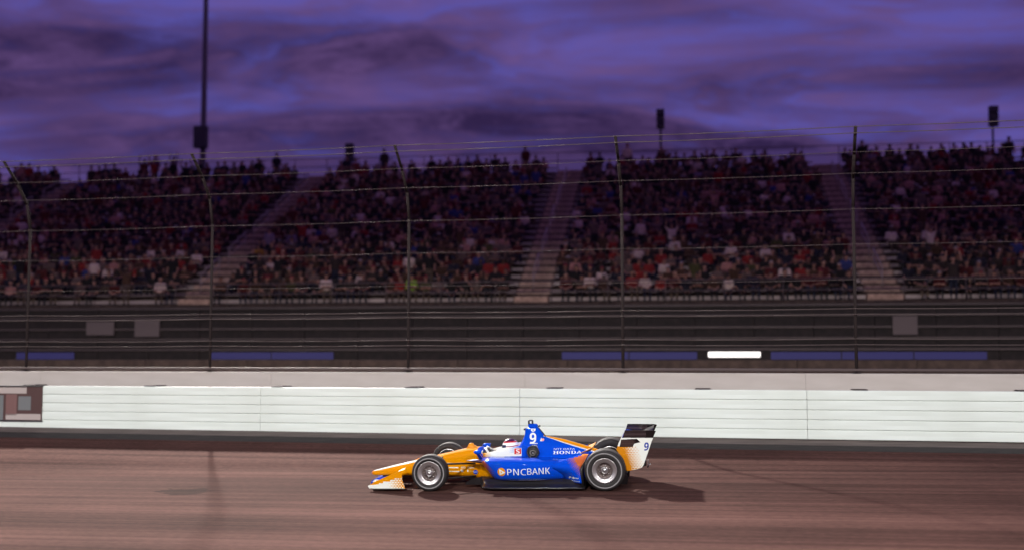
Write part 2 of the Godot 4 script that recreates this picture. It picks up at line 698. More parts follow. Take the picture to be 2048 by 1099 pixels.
func build_grandstand() -> void:
	var g := node("grandstand", "long dark grandstand rising in rows behind the catch fence", "grandstand")
	g.position = Vector3(0, STAND_Y, STAND_Z)
	var width := STAND_R - STAND_L
	var mid := (STAND_R + STAND_L) / 2
	var rowm := box_mesh(width, 0.5, TREAD + 0.1)
	for r in ROWS:
		put(g, "row_platform", rowm, M.concrete, at(mid, RISE * r - 0.25, -TREAD * r - TREAD / 2 - 0.05))
	# benches, one for each row of each block
	var edges := [STAND_L]
	for a: float in AISLES:
		edges.append(a - 0.78)
		edges.append(a + 0.78)
	edges.append(STAND_R)
	for b in range(0, edges.size(), 2):
		var l: float = edges[b + 1] - edges[b]
		var plank := bar_mesh(l, 0.045, 0.26, 0.012)
		var kick := box_mesh(l, 0.16, 0.02)
		for r in ROWS:
			var be := put(g, "bench", plank, M.aluminium, at((edges[b] + edges[b + 1]) / 2, RISE * r + 0.42, -TREAD * r - 0.62))
			put(be, "kick_board", kick, M.aluminium, at(0, -0.28, 0.14))
	# stairs: two steps to a row, and hand rails up the middle
	var stepm := bar_mesh(1.46, 0.27, 0.42, 0.02)
	for a: float in AISLES:
		var s := Node3D.new()
		s.name = "aisle_stair"
		g.add_child(s, true)
		s.position = Vector3(a, 0, 0)
		for k in ROWS:
			put(s, "step", stepm, M.step_concrete, at(0, RISE * k + 0.125, -TREAD * k - 0.58))
		for k in range(1, ROWS - 3, 4):
			var p0 := Vector3(0, RISE * k + 0.1, -TREAD * k - 0.3)
			var p1 := Vector3(0, RISE * (k + 2.6) + 0.1, -TREAD * (k + 2.6) - 0.3)
			var st := stn()
			tube(st, p0, p0 + Vector3(0, 0.92, 0), 0.024)
			tube(st, p1, p1 + Vector3(0, 0.92, 0), 0.024)
			tube(st, p0 + Vector3(0, 0.92, 0), p1 + Vector3(0, 0.92, 0), 0.026)
			tube(st, p0 + Vector3(0, 0.5, 0), p1 + Vector3(0, 0.5, 0), 0.020)
			put(s, "handrail", done(st), M.aluminium)
	# the front: dark panels, a rail and plain boards below the stairs
	put(g, "backing_wall", box_mesh(width, 3.6, 0.2), M.fascia, at(mid, -1.98, -0.35))
	var pan := bar_mesh(2.35, 3.7, 0.12, 0.02)
	for k in 30:
		put(g, "front_panel", pan, M.fascia, at(STAND_L + 1.2 + 2.38 * k, -1.95 - 0.02, 0.06 + rng.randf_range(-0.012, 0.012)))
	for y: float in [0.42, 0.86]:
		put(g, "front_rail", tube_mesh(Vector3(STAND_L, y, 0.06), Vector3(STAND_R, y, 0.06), 0.026), M.rail)
	for y: float in [-0.2, -0.62, -1.1, -1.55, -2.0]:
		put(g, "ledge", bar_mesh(width, 0.07, 0.12, 0.01), M.rail, at(mid, y, 0.17))
	for k in 30:
		var x := STAND_L + 1.2 + 2.38 * k
		put(g, "rail_post", tube_mesh(Vector3(x, -0.1, 0.06), Vector3(x, 0.86, 0.06), 0.022), M.rail)
	for bx: Array in [[-23.2, 1.15, 0.75], [-25.4, 1.3, 0.6], [8.9, 0.95, 0.75]]:
		put(g, "notice_board", bar_mesh(bx[1], bx[2], 0.05, 0.01), M.board, at(bx[0], -1.05, 0.26))
	# back rail along the top
	var by := RISE * ROWS
	var bz := -TREAD * ROWS
	for y: float in [0.5, 1.0]:
		put(g, "back_rail", tube_mesh(Vector3(STAND_L, by + y, bz), Vector3(STAND_R, by + y, bz), 0.024), M.rail)
	for k in 36:
		var x := STAND_L + 2.0 * k
		put(g, "back_post", tube_mesh(Vector3(x, by - 0.3, bz), Vector3(x, by + 1.0, bz), 0.024), M.rail)


# ---------------------------------------------------------------- masts
func flood_head(parent: Node3D, where: Vector3, target: Vector3, energy: float, angle: float, soft: float, c: Color) -> void:
	var h := Node3D.new()
	h.name = "lamp_head"
	parent.add_child(h, true)
	h.position = where
	h.look_at_from_position(parent.to_global(where), target, Vector3.UP)
	put(h, "housing", bar_mesh(2.4, 1.2, 0.4, 0.05), M.dark_metal, at(0, 0, 0.3))
	var lens := bar_mesh(0.42, 0.42, 0.04, 0.02)
	for i in 4:
		for j in 2:
			put(h, "lamp_lens", lens, M.lamp_lens, at(-0.87 + 0.58 * i, -0.28 + 0.56 * j, 0.09))
	var s := SpotLight3D.new()
	s.name = "flood_light"
	s.light_energy = energy
	s.light_color = c
	s.spot_angle = angle
	s.spot_angle_attenuation = soft
	s.spot_range = 200.0
	s.spot_attenuation = 2.0
	s.light_size = 1.2
	s.shadow_enabled = true
	s.position = Vector3(0, 0, -0.05)
	h.add_child(s)


# a floodlight whose visor keeps its light off the stand: an area lamp under a wide hood
func hooded_head(parent: Node3D, where: Vector3, turn: float, energy: float, c: Color) -> void:
	var h := Node3D.new()
	h.name = "lamp_head"
	parent.add_child(h, true)
	h.position = where
	h.rotation.y = turn
	put(h, "housing", bar_mesh(3.2, 0.9, 0.3, 0.05), M.dark_metal, at(0, 0, 0.3))
	# the visor slopes down past the lamp, so that light leaves it only below about 30 degrees; cheeks close its ends
	var tilt := atan2(0.96, 2.4)
	put(h, "visor", bar_mesh(7.0, 0.04, 2.64, 0.01), M.dark_metal, Transform3D(Basis(Vector3.RIGHT, -tilt), Vector3(0, -0.32, -1.22)))
	for e: float in [-3.48, 3.48]:
		put(h, "cheek", plate(PackedVector2Array([Vector2(-0.2, 0.2), Vector2(2.42, -0.84), Vector2(2.42, -3.2), Vector2(-0.2, -1.4)]), -0.02, 0.02), M.dark_metal, Transform3D(Basis(Vector3.UP, PI / 2), Vector3(e, 0, 0)))
	put(h, "lamp_lens", bar_mesh(3.0, 0.7, 0.04, 0.02), M.lamp_lens, at(0, -0.3, 0.12))
	var a := AreaLight3D.new()
	a.name = "flood_light"
	a.area_size = Vector2(3.0, 0.7)
	a.light_energy = energy
	a.light_color = c
	a.area_range = 200.0
	a.shadow_enabled = true
	a.position = Vector3(0, -0.3, 0.06)
	a.rotation_degrees = Vector3(-30, 0, 0)
	h.add_child(a)


func mast(label: String, x: float, y: float, z: float, top: float) -> Node3D:
	var m := node("floodlight_mast", label, "light mast")
	m.position = Vector3(x, y, z)
	put(m, "pole", tube_mesh(Vector3.ZERO, Vector3(0, top, 0), 0.26, 0.12, 16), M.galvanised)
	put(m, "cross_arm", bar_mesh(3.4, 0.16, 0.16, 0.02), M.galvanised, at(0, top - 0.2, 0))
	return m


func build_masts() -> void:
	var warm := Color(1.0, 0.97, 0.93)
	var a := mast("tall steel floodlight mast standing behind the grandstand", -32.2, -1.0, -74.0, 40.0)
	put(a, "equipment_cabinet", bar_mesh(0.9, 1.5, 0.45, 0.03), M.speaker_grey, at(0, 18.3, 0.42))
	flood_head(a, Vector3(0, 40.4, 0.6), Vector3(-8.5, 0, -18.5), 13500.0, 14.0, 1.0, warm)
	var b := mast("floodlight mast standing further down the track beyond the frame", -95.0, -1.0, -62.0, 26.0)
	flood_head(b, Vector3(0, 26.4, 0.6), Vector3(-3.0, 0, -19.0), 2600.0, 12.0, 0.6, warm)
	for x: float in [-34.0, -6.0, 22.0]:
		var m := mast("floodlight mast with a hooded lamp standing in the infield", x, -1.0, 12.0, 21.0)
		m.set_meta("group", "hooded infield masts")
		hooded_head(m, Vector3(0, 21.6, -0.6), 0.0, 1480.0, Color(0.99, 1.0, 0.97))
	# loudspeaker poles on the back rail of the stand
	for p: Array in [[-1.0, 3.4, "tall"], [17.4, 3.0, "middling"], [-19.6, 1.9, "short"]]:
		var s := node("speaker_pole", "%s loudspeaker pole rising behind the top row of the grandstand" % p[2], "loudspeaker", "loudspeakers along the back of the stand")
		s.position = Vector3(p[0], STAND_Y + RISE * ROWS, STAND_Z - TREAD * ROWS - 0.25)
		put(s, "pole", tube_mesh(Vector3(0, -1.0, 0), Vector3(0, p[1], 0), 0.06), M.post)
		for k in 3:
			put(s, "speaker_box", bar_mesh(0.46, 0.36, 0.40, 0.04), M.speaker_grey, Transform3D(Basis(Vector3.RIGHT, 0.12 * k), Vector3(0, p[1] - 0.2 - 0.39 * k, 0.24 - 0.03 * k)))


# ---------------------------------------------------------------- people: tapered capsules joined smoothly, meshed as surface nets
# bone: [a, b, radius a, radius b, tag]; returns a mesh with one surface for each tag
func figure(bones: Array, cell: float, k: float, tags: Array) -> ArrayMesh:
	var lo := Vector3(9, 9, 9)
	var hi := -lo
	for b: Array in bones:
		var r := maxf(b[2], b[3]) + cell * 3.0
		lo = lo.min(b[0] - Vector3.ONE * r).min(b[1] - Vector3.ONE * r)
		hi = hi.max(b[0] + Vector3.ONE * r).max(b[1] + Vector3.ONE * r)
	var nx := int(ceil((hi.x - lo.x) / cell)) + 1
	var ny := int(ceil((hi.y - lo.y) / cell)) + 1
	var nz := int(ceil((hi.z - lo.z) / cell)) + 1
	var f := PackedFloat32Array()
	f.resize(nx * ny * nz)
	f.fill(1.0)
	var near := PackedFloat32Array()
	near.resize(nx * ny * nz)
	near.fill(1.0)
	var tag := PackedByteArray()
	tag.resize(nx * ny * nz)
	for b: Array in bones:
		var a: Vector3 = b[0]
		var ab: Vector3 = b[1] - a
		var l2 := maxf(ab.length_squared(), 1e-9)
		var r0: float = b[2]
		var r1: float = b[3]
		var t: int = tags.find(b[4])
		var m := maxf(r0, r1) + k + cell * 2.0
		var blo := (a.min(b[1]) - Vector3.ONE * m - lo) / cell
		var bhi := (a.max(b[1]) + Vector3.ONE * m - lo) / cell
		for z in range(maxi(0, int(blo.z)), mini(nz, int(bhi.z) + 2)):
			for y in range(maxi(0, int(blo.y)), mini(ny, int(bhi.y) + 2)):
				var at0 := (z * ny + y) * nx
				for x in range(maxi(0, int(blo.x)), mini(nx, int(bhi.x) + 2)):
					var p := lo + Vector3(x, y, z) * cell - a
					var s := clampf(p.dot(ab) / l2, 0.0, 1.0)
					var d := (p - ab * s).length() - lerpf(r0, r1, s)
					var o := f[at0 + x]
					var h := maxf(k - absf(o - d), 0.0) / k
					f[at0 + x] = minf(o, d) - h * h * k * 0.25
					if d < near[at0 + x]:
						near[at0 + x] = d
						tag[at0 + x] = t
	var vid := PackedInt32Array()
	vid.resize(nx * ny * nz)
	vid.fill(-1)
	var vp := PackedVector3Array()
	var vn := PackedVector3Array()
	var off := [0, 1, nx, nx + 1, nx * ny, nx * ny + 1, nx * ny + nx, nx * ny + nx + 1]
	var dirs := [Vector3(0, 0, 0), Vector3(1, 0, 0), Vector3(0, 1, 0), Vector3(1, 1, 0), Vector3(0, 0, 1), Vector3(1, 0, 1), Vector3(0, 1, 1), Vector3(1, 1, 1)]
	var es := [[0, 1], [2, 3], [4, 5], [6, 7], [0, 2], [1, 3], [4, 6], [5, 7], [0, 4], [1, 5], [2, 6], [3, 7]]
	for z in nz - 1:
		for y in ny - 1:
			for x in nx - 1:
				var c := (z * ny + y) * nx + x
				var first := f[c] < 0.0
				var mixed := false
				for o: int in off:
					if (f[c + o] < 0.0) != first:
						mixed = true
						break
				if not mixed: continue
				var sum := Vector3.ZERO
				var cnt := 0
				for e: Array in es:
					var fa := f[c + off[e[0]]]
					var fb := f[c + off[e[1]]]
					if (fa < 0.0) != (fb < 0.0):
						sum += dirs[e[0]].lerp(dirs[e[1]], fa / (fa - fb))
						cnt += 1
				var g := Vector3.ZERO
				for o in 8:
					g += (dirs[o] - Vector3(0.5, 0.5, 0.5)) * f[c + off[o]]
				vid[c] = vp.size()
				vp.append(lo + (Vector3(x, y, z) + sum / cnt) * cell)
				vn.append(g.normalized())
	var idx := []
	for t in tags: idx.append(PackedInt32Array())
	for z in range(1, nz - 1):
		for y in range(1, ny - 1):
			for x in range(1, nx - 1):
				var c := (z * ny + y) * nx + x
				var ins := f[c] < 0.0
				for ax in 3:
					var s1: int = [1, nx, nx * ny][ax]
					if (f[c + s1] < 0.0) == ins: continue
					var u: int = [nx, nx * ny, 1][ax]
					var v: int = [nx * ny, 1, nx][ax]
					var q0 := vid[c]
					var q1 := vid[c - u]
					var q2 := vid[c - u - v]
					var q3 := vid[c - v]
					var t: int = tag[c] if ins else tag[c + s1]
					var out: PackedInt32Array = idx[t]
					if ins: out.append_array(PackedInt32Array([q0, q2, q1, q0, q3, q2]))
					else: out.append_array(PackedInt32Array([q0, q1, q2, q0, q2, q3]))
					idx[t] = out
	var mesh := ArrayMesh.new()
	for t in tags.size():
		var arr := []
		arr.resize(Mesh.ARRAY_MAX)
		arr[Mesh.ARRAY_VERTEX] = vp
		arr[Mesh.ARRAY_NORMAL] = vn
		arr[Mesh.ARRAY_INDEX] = idx[t]
		mesh.add_surface_from_arrays(Mesh.PRIMITIVE_TRIANGLES, arr)
	return mesh


const TAGS := ["skin", "top", "legs", "hair", "shoes"]


func v3(x: float, y: float, z: float) -> Vector3:
	return Vector3(x, y, z)


# a spectator facing +z, feet at the origin; lean tips the trunk forward, arms: [elbow, hand] for each side
func spectator(sit: bool, lean: float, arms: Array, cap: bool, head_turn: float) -> ArrayMesh:
	var hip := v3(0, 0.50, -0.42) if sit else v3(0, 0.92, -0.25)
	var up := Basis(Vector3.RIGHT, lean)
	var T := func(x: float, y: float, z: float) -> Vector3: return hip + up * v3(x, y, z)
	var b := []
	for s: float in [-1.0, 1.0]:
		b.append([T.call(0.07 * s, 0.02, 0), T.call(0.085 * s, 0.36, 0), 0.115, 0.125, "top"])
		if sit:
			b.append([hip + v3(0.085 * s, -0.01, 0.02), hip + v3(0.12 * s, 0.0, 0.42), 0.09, 0.066, "legs"])
			b.append([hip + v3(0.12 * s, 0.0, 0.42), hip + v3(0.12 * s, -0.40, 0.44), 0.062, 0.045, "legs"])
			b.append([hip + v3(0.12 * s, -0.45, 0.42), hip + v3(0.13 * s, -0.46, 0.57), 0.045, 0.036, "shoes"])
		else:
			b.append([hip + v3(0.085 * s, -0.02, 0), hip + v3(0.10 * s, -0.46, 0.02), 0.095, 0.066, "legs"])
			b.append([hip + v3(0.10 * s, -0.46, 0.02), hip + v3(0.10 * s, -0.84, -0.02), 0.062, 0.045, "legs"])
			b.append([hip + v3(0.10 * s, -0.87, -0.02), hip + v3(0.11 * s, -0.88, 0.13), 0.045, 0.036, "shoes"])
		var i := 0 if s < 0 else 1
		var sh: Vector3 = T.call(0.185 * s, 0.44, -0.01)
		var el: Vector3 = T.call(arms[i][0].x * s, arms[i][0].y, arms[i][0].z)
		var ha: Vector3 = T.call(arms[i][1].x * s, arms[i][1].y, arms[i][1].z)
		b.append([sh, el, 0.058, 0.046, "top"])
		b.append([el, ha, 0.042, 0.032, "skin"])
		var d := (ha - el).normalized()
		b.append([ha, ha + d * 0.06, 0.036, 0.034, "skin"])
		b.append([ha + d * 0.05, ha + d * 0.13, 0.03, 0.018, "skin"])
		b.append([ha + d * 0.02, ha + d * 0.07 + v3(-0.045 * s, 0.01, 0.02), 0.018, 0.015, "skin"])
	b.append([T.call(-0.15, 0.43, -0.01), T.call(0.15, 0.43, -0.01), 0.075, 0.075, "top"])
	b.append([T.call(0, 0.45, 0), T.call(0, 0.55, 0.02), 0.055, 0.05, "skin"])
	var hc: Vector3 = T.call(0, 0.66, 0.035)
	var ht := Basis(Vector3.UP, head_turn)
	b.append([hc + v3(0, 0.02, 0), hc + ht * v3(0, -0.045, 0.022), 0.088, 0.062, "skin"])
	b.append([hc + ht * v3(0, -0.01, 0.085), hc + ht * v3(0, -0.025, 0.10), 0.016, 0.018, "skin"])
	b.append([hc + v3(0, 0.05, 0) + ht * v3(0, 0, -0.012), hc + ht * v3(0, -0.005, -0.035), 0.090, 0.080, "hair"])
	if cap:
		b.append([hc + ht * v3(-0.035, 0.062, 0.07), hc + ht * v3(0.035, 0.062, 0.07), 0.03, 0.03, "hair"])
		b.append([hc + ht * v3(-0.035, 0.05, 0.125), hc + ht * v3(0.035, 0.05, 0.125), 0.022, 0.022, "hair"])
	return figure(b, 0.03, 0.035, TAGS)


func build_crowd() -> void:
	var lap := [v3(0.25, 0.18, 0.06), v3(0.10, 0.10, 0.30)]
	var knee := [v3(0.24, 0.20, 0.14), v3(0.12, 0.06, 0.42)]
	var phone := [v3(0.24, 0.28, 0.20), v3(0.07, 0.58, 0.30)]
	var raised := [v3(0.30, 0.58, 0.06), v3(0.26, 0.86, 0.10)]
	var side := [v3(0.26, 0.17, -0.02), v3(0.24, -0.06, 0.10)]
	var folded := [v3(0.25, 0.18, 0.08), v3(-0.04, 0.22, 0.20)]
	var poses := [
		[true, 0.06, [lap, lap], false, 0.1, "bareheaded, hands in lap"],
		[true, 0.30, [knee, knee], true, -0.3, "in a cap, leaning forward"],
		[true, 0.02, [lap, phone], false, 0.3, "bareheaded, one hand held up"],
		[true, 0.10, [folded, folded], true, -0.15, "in a cap, arms folded"],
		[false, 0.03, [side, side], true, 0.2, "in a cap, standing"],
		[false, 0.0, [raised, raised], false, -0.1, "bareheaded, both arms raised"],
	]
	var meshes := []
	for p: Array in poses:
		meshes.append(spectator(p[0], p[1], p[2], p[3], p[4]))
	var tops := [
		["black", 0.010, 0.006, 0.005, 30], ["charcoal", 0.030, 0.016, 0.013, 22], ["maroon", 0.080, 0.008, 0.006, 18], ["red", 0.23, 0.014, 0.010, 8],
		["navy", 0.014, 0.010, 0.020, 7], ["blue", 0.035, 0.04, 0.15, 3], ["grey", 0.13, 0.076, 0.064, 11], ["white", 0.60, 0.42, 0.36, 6],
		["pink", 0.40, 0.17, 0.14, 5], ["brown", 0.064, 0.026, 0.013, 14], ["lavender", 0.20, 0.13, 0.20, 1], ["olive", 0.06, 0.05, 0.012, 2], ["orange", 0.36, 0.16, 0.02, 0], ["green", 0.24, 0.36, 0.03, 0],
	]
	var total := 0
	for t: Array in tops: total += t[4]
	var topm := []
	for t: Array in tops: topm.append(mat("top_" + t[0], lin(t[1], t[2], t[3]), 0.9))
	var skins := [mat("skin_a", lin(0.40, 0.19, 0.13), 0.6), mat("skin_b", lin(0.27, 0.12, 0.08), 0.6), mat("skin_c", lin(0.09, 0.042, 0.028), 0.6)]
	var legs := [["jeans", mat("jeans", lin(0.018, 0.018, 0.035), 0.9)], ["dark trousers", mat("dark_trousers", lin(0.02, 0.017, 0.018), 0.9)], ["khaki shorts", mat("khaki", lin(0.11, 0.07, 0.045), 0.9)]]
	var hairs := [["black", mat("hair_black", lin(0.012, 0.009, 0.008), 0.7)], ["brown", mat("hair_brown", lin(0.05, 0.025, 0.015), 0.7)], ["white", mat("hair_white", lin(0.26, 0.2, 0.19), 0.8)], ["red", mat("hair_red", lin(0.22, 0.02, 0.02), 0.8)]]
	var shoes := mat("shoes", lin(0.05, 0.045, 0.045), 0.8)
	var tinted := mat("crowd_top", Color(1, 1, 1), 0.9)
	tinted.vertex_color_use_as_albedo = true
	var order := ["front", "second", "third", "fourth", "fifth", "sixth"]
	var fw := Basis.from_euler(Vector3(deg_to_rad(CAM_PITCH), deg_to_rad(CAM_YAW), 0))
	var tx := tan(deg_to_rad(26.874 / 2)) * 2048.0 / 1099.0
	var made := 0
	var gaps := FastNoiseLite.new()
	gaps.seed = 77
	gaps.frequency = 0.22
	var rest := {}                        # pose, hair, legs, skin -> [transforms, colours]
	for r in ROWS:
		var z := STAND_Z - TREAD * r
		var y := STAND_Y + RISE * r
		var x := STAND_L + 0.3
		while x < STAND_R - 0.3:
			x += rng.randf_range(0.50, 0.60)
			var free := rng.randf() < clampf(0.98 - 0.9 * maxf(0.0, gaps.get_noise_2d(x * 1.3, r * 2.0) - 0.05), 0.2, 1.0) - (0.0 if r < ROWS - 2 else 0.2)
			var by_aisle := false
			for a: float in AISLES:
				if absf(x - a) < 1.05: free = false
				if absf(x - a) < 1.62: by_aisle = true
			var pick := rng.randf()
			var pose := 0 if pick < 0.36 else 1 if pick < 0.58 else 2 if pick < 0.63 else 3 if pick < 0.93 else 4 if pick < 0.985 else 5
			var w := rng.randi() % total
			var ti := 0
			while w >= tops[ti][4]:
				w -= tops[ti][4]
				ti += 1
			var hi := rng.randi() % 8
			hi = 0 if hi < 4 else 1 if hi < 6 else 2 if hi < 7 else 3
			if not poses[pose][3] and hi == 3: hi = 1
			var li := rng.randi() % 3
			var si := 0 if rng.randf() < 0.5 else 1 if rng.randf() < 0.7 else 2
			var size := rng.randf_range(0.87, 1.07)
			var turn := rng.randf_range(-0.35, 0.35) + 0.1
			if not free: continue
			var where := Vector3(x, y, z - 0.20 + rng.randf_range(-0.02, 0.02))
			var d := (where + Vector3(0, 0.8, 0) - CAM) * fw
			if absf(d.x / -d.z) > tx * 1.12: continue
			# two that the photograph lets one pick out
			if r == 0 and absf(x + 11.3) < 0.3: ti = 13
			if r == 5 and absf(x + 20.0) < 0.28: ti = 12
			var xf := Transform3D(Basis(Vector3.UP, turn).scaled(Vector3.ONE * size), where)
			if made < 300 and absf(d.x / -d.z) < tx * 1.01:
				made += 1
				var o := MeshInstance3D.new()
				o.name = "person"
				o.mesh = meshes[pose]
				o.transform = xf
				for s in 5:
					o.set_surface_override_material(s, [skins[si], topm[ti], legs[li][1], hairs[hi][1], shoes][s])
				add_child(o, true)
				var head: String = poses[pose][5].replace("bareheaded", hairs[hi][0] + "-haired").replace("a cap", "a %s cap" % hairs[hi][0])
				meta(o, "spectator in %s top and %s, %s, %s row%s" % [tops[ti][0], legs[li][0].split(" ")[-1], head, order[r], " by aisle" if by_aisle else ""], "person", "spectators in the lowest rows of the grandstand")
			else:
				li = (pose + hi) % 3
				si = hi % 3
				var key := "%d_%d" % [pose, hi]
				if not rest.has(key): rest[key] = [pose, hi, li, si, [], []]
				rest[key][4].append(xf)
				rest[key][5].append(Color(tops[ti][1], tops[ti][2], tops[ti][3]))
	var crowd := node("crowd", "packed crowd of spectators filling the upper rows of the grandstand", "crowd", "", "stuff")
	for key: String in rest:
		var e: Array = rest[key]
		var src: ArrayMesh = meshes[e[0]].duplicate()
		for s in 5:
			src.surface_set_material(s, [skins[e[3]], tinted, legs[e[2]][1], hairs[e[1]][1], shoes][s])
		var mm := MultiMesh.new()
		mm.transform_format = MultiMesh.TRANSFORM_3D
		mm.use_colors = true
		mm.mesh = src
		mm.instance_count = e[4].size()
		for i in e[4].size():
			mm.set_instance_transform(i, e[4][i])
			mm.set_instance_color(i, e[5][i])
		var mi := MultiMeshInstance3D.new()
		mi.name = "spectators"
		mi.multimesh = mm
		crowd.add_child(mi, true)


# ---------------------------------------------------------------- the racing car
# car axes: x backwards from the front axle, y up from the track, z towards the camera side
func sup(x: float, w: float, yb: float, yt: float, e := 0.55, n := 20) -> PackedVector3Array:
	var r := PackedVector3Array()
	for i in n:
		var t := TAU * (i + 0.5) / n
		var c := cos(t)
		var s := sin(t)
		r.append(Vector3(x, (yb + yt) / 2 + (yt - yb) / 2 * signf(s) * pow(absf(s), e), w * signf(c) * pow(absf(c), e)))
	return r


func livery() -> Array:
	var blue := Color8(0, 70, 200)
	var deep := Color8(10, 30, 150)
	var orange := Color8(222, 140, 0)
	var white := Color8(232, 231, 224)
	var black := Color8(26, 20, 22)
	var a := Image.create(2048, 448, false, Image.FORMAT_RGB8)
	a.fill(blue)
	# nose and front of the tub
	area(a, [Vector2(-1.4, 0), Vector2(1.07, 0), Vector2(1.07, 0.16), Vector2(0.90, 0.44), Vector2(0.74, 0.62), Vector2(0.70, 0.75), Vector2(-1.4, 0.75)], orange)
	area(a, [Vector2(-1.30, 0.222), Vector2(-1.15, 0.250), Vector2(-0.36, 0.418), Vector2(-0.36, 0.50), Vector2(-1.30, 0.30)], white)
	area(a, [Vector2(-1.4, 0.0), Vector2(-1.263, 0.0), Vector2(-1.263, 0.3), Vector2(-1.4, 0.3)], Color8(232, 120, 60))
	# suppliers' marks on the tub
	for m: Array in [[0.20, 0.38, 0.302, 0.322], [0.20, 0.40, 0.232, 0.25], [0.42, 0.47, 0.232, 0.275], [0.545, 0.565, 0.232, 0.275]]:
		area(a, [Vector2(m[0], m[2]), Vector2(m[1], m[2]), Vector2(m[1], m[3]), Vector2(m[0], m[3])], white)
	words(a, "AED", "Droid Sans", 700, 0.42, 0.51, 0.300, 0.332, white, 0.2)
	words(a, "Castrol", "Droid Sans", 700, 0.55, 0.675, 0.298, 0.334, white, 0.1)
	words(a, "Lucas", "Droid Serif", 400, 0.575, 0.66, 0.237, 0.262, Color8(250, 214, 150))
	disc(a, 0.70, 0.235, 0.042, Color8(30, 70, 190))
	area(a, [Vector2(0.668, 0.230), Vector2(0.732, 0.234), Vector2(0.732, 0.242), Vector2(0.668, 0.238)], white)
	# cockpit side: cream panel breaking up into blue towards the driver's shoulder
	var side := [Vector2(0.87, 0.512), Vector2(1.62, 0.530), Vector2(1.58, 0.74), Vector2(1.44, 0.73), Vector2(1.20, 0.70), Vector2(0.84, 0.60)]
	area(a, side, white)
	halftone(a, [Vector2(0.85, 0.51), Vector2(1.05, 0.51), Vector2(1.05, 0.60), Vector2(0.84, 0.60)], Vector2(0.83, 0.55), Vector2(1.04, 0.55), orange)
	halftone(a, [Vector2(1.22, 0.60), Vector2(1.62, 0.56), Vector2(1.62, 0.75), Vector2(1.22, 0.75)], Vector2(1.56, 0.72), Vector2(1.28, 0.62), blue)
	area(a, [Vector2(1.56, 0.50), Vector2(1.75, 0.50), Vector2(1.75, 0.80), Vector2(1.50, 0.80), Vector2(1.53, 0.68)], blue)
	area(a, [Vector2(1.418, 0.535), Vector2(1.558, 0.535), Vector2(1.558, 0.672), Vector2(1.418, 0.672)], white)
	area(a, [Vector2(1.428, 0.562), Vector2(1.55, 0.562), Vector2(1.55, 0.665), Vector2(1.428, 0.665)], Color8(200, 24, 30))
	words(a, "S", "Droid Sans", 700, 1.455, 1.525, 0.572, 0.652, white)
	# engine cover
	area(a, [Vector2(1.93, 0.850), Vector2(2.475, 0.684), Vector2(2.88, 0.562), Vector2(3.2, 0.47), Vector2(3.2, 0.9), Vector2(1.93, 0.9)], orange)
	area(a, [Vector2(1.93, 0.852), Vector2(2.475, 0.688), Vector2(2.90, 0.560), Vector2(2.90, 0.548), Vector2(2.475, 0.672), Vector2(1.93, 0.846)], white)
	words(a, "9", "Droid Sans", 700, 1.685, 1.805, 0.730, 0.918, white)
	area(a, [Vector2(1.69, 0.727), Vector2(1.84, 0.731), Vector2(1.84, 0.742), Vector2(1.69, 0.739)], white)
	area(a, [Vector2(1.70, 0.985), Vector2(1.79, 0.985), Vector2(1.785, 0.95), Vector2(1.745, 0.93), Vector2(1.705, 0.95)], white)
	disc(a, 1.745, 0.962, 0.014, Color8(120, 130, 190))
	area(a, [Vector2(1.72, 0.665), Vector2(1.84, 0.67), Vector2(1.84, 0.715), Vector2(1.72, 0.712)], Color8(40, 60, 130))
	words(a, "FIRST", "Droid Sans", 700, 1.735, 1.825, 0.692, 0.71, white)
	area(a, [Vector2(1.725, 0.668), Vector2(1.835, 0.672), Vector2(1.835, 0.684), Vector2(1.725, 0.680)], Color8(210, 190, 200))
	area(a, [Vector2(1.875, 0.775), Vector2(1.915, 0.775), Vector2(1.895, 0.835)], white)
	disc(a, 1.925, 0.795, 0.022, Color8(235, 160, 150))
	words(a, "NTT DATA", "Droid Sans", 400, 2.125, 2.50, 0.622, 0.650, white, 0.0, -0.018)
	words(a, "HONDA", "Droid Serif", 700, 2.115, 2.625, 0.552, 0.602, white, 0.0, -0.012)

	var b := Image.create(2048, 448, false, Image.FORMAT_RGB8)
	b.fill(blue)
	# side pod: orange dashes at its leading edge, then the name
	area(b, [Vector2(0.5, 0.0), Vector2(1.05, 0.0), Vector2(1.05, 0.16), Vector2(0.94, 0.40), Vector2(0.5, 0.40)], Color8(96, 44, 70))
	halftone(b, [Vector2(0.80, 0.42), Vector2(0.92, 0.50), Vector2(1.20, 0.30), Vector2(1.30, 0.14), Vector2(1.02, 0.10)], Vector2(0.94, 0.30), Vector2(1.18, 0.36), Color8(150, 66, 40), 0.014)
	disc(b, 1.268, 0.326, 0.073, orange)
	area(b, [Vector2(1.225, 0.382), Vector2(1.238, 0.372), Vector2(1.335, 0.322), Vector2(1.328, 0.308), Vector2(1.245, 0.272), Vector2(1.232, 0.268)], white)
	area(b, [Vector2(1.252, 0.345), Vector2(1.286, 0.322), Vector2(1.252, 0.302)], orange)
	words(b, "PNC", "Droid Sans", 500, 1.372, 1.708, 0.272, 0.382, white)
	words(b, "BANK", "Droid Sans", 500, 1.726, 2.118, 0.280, 0.390, white, 0.0, 0.02)
	# flick in front of the rear wheel
	area(b, [Vector2(2.56, 0.50), Vector2(2.62, 0.43), Vector2(2.9, 0.40), Vector2(2.9, 0.68), Vector2(2.70, 0.62)], orange)
	halftone(b, [Vector2(2.38, 0.52), Vector2(2.58, 0.24), Vector2(2.80, 0.20), Vector2(2.80, 0.60)], Vector2(2.66, 0.47), Vector2(2.50, 0.33), Color8(190, 96, 50), 0.028)
	words(b, "P", "Droid Sans", 700, 2.435, 2.475, 0.192, 0.236, white, 0.3)
	disc(b, 2.520, 0.213, 0.020, white)
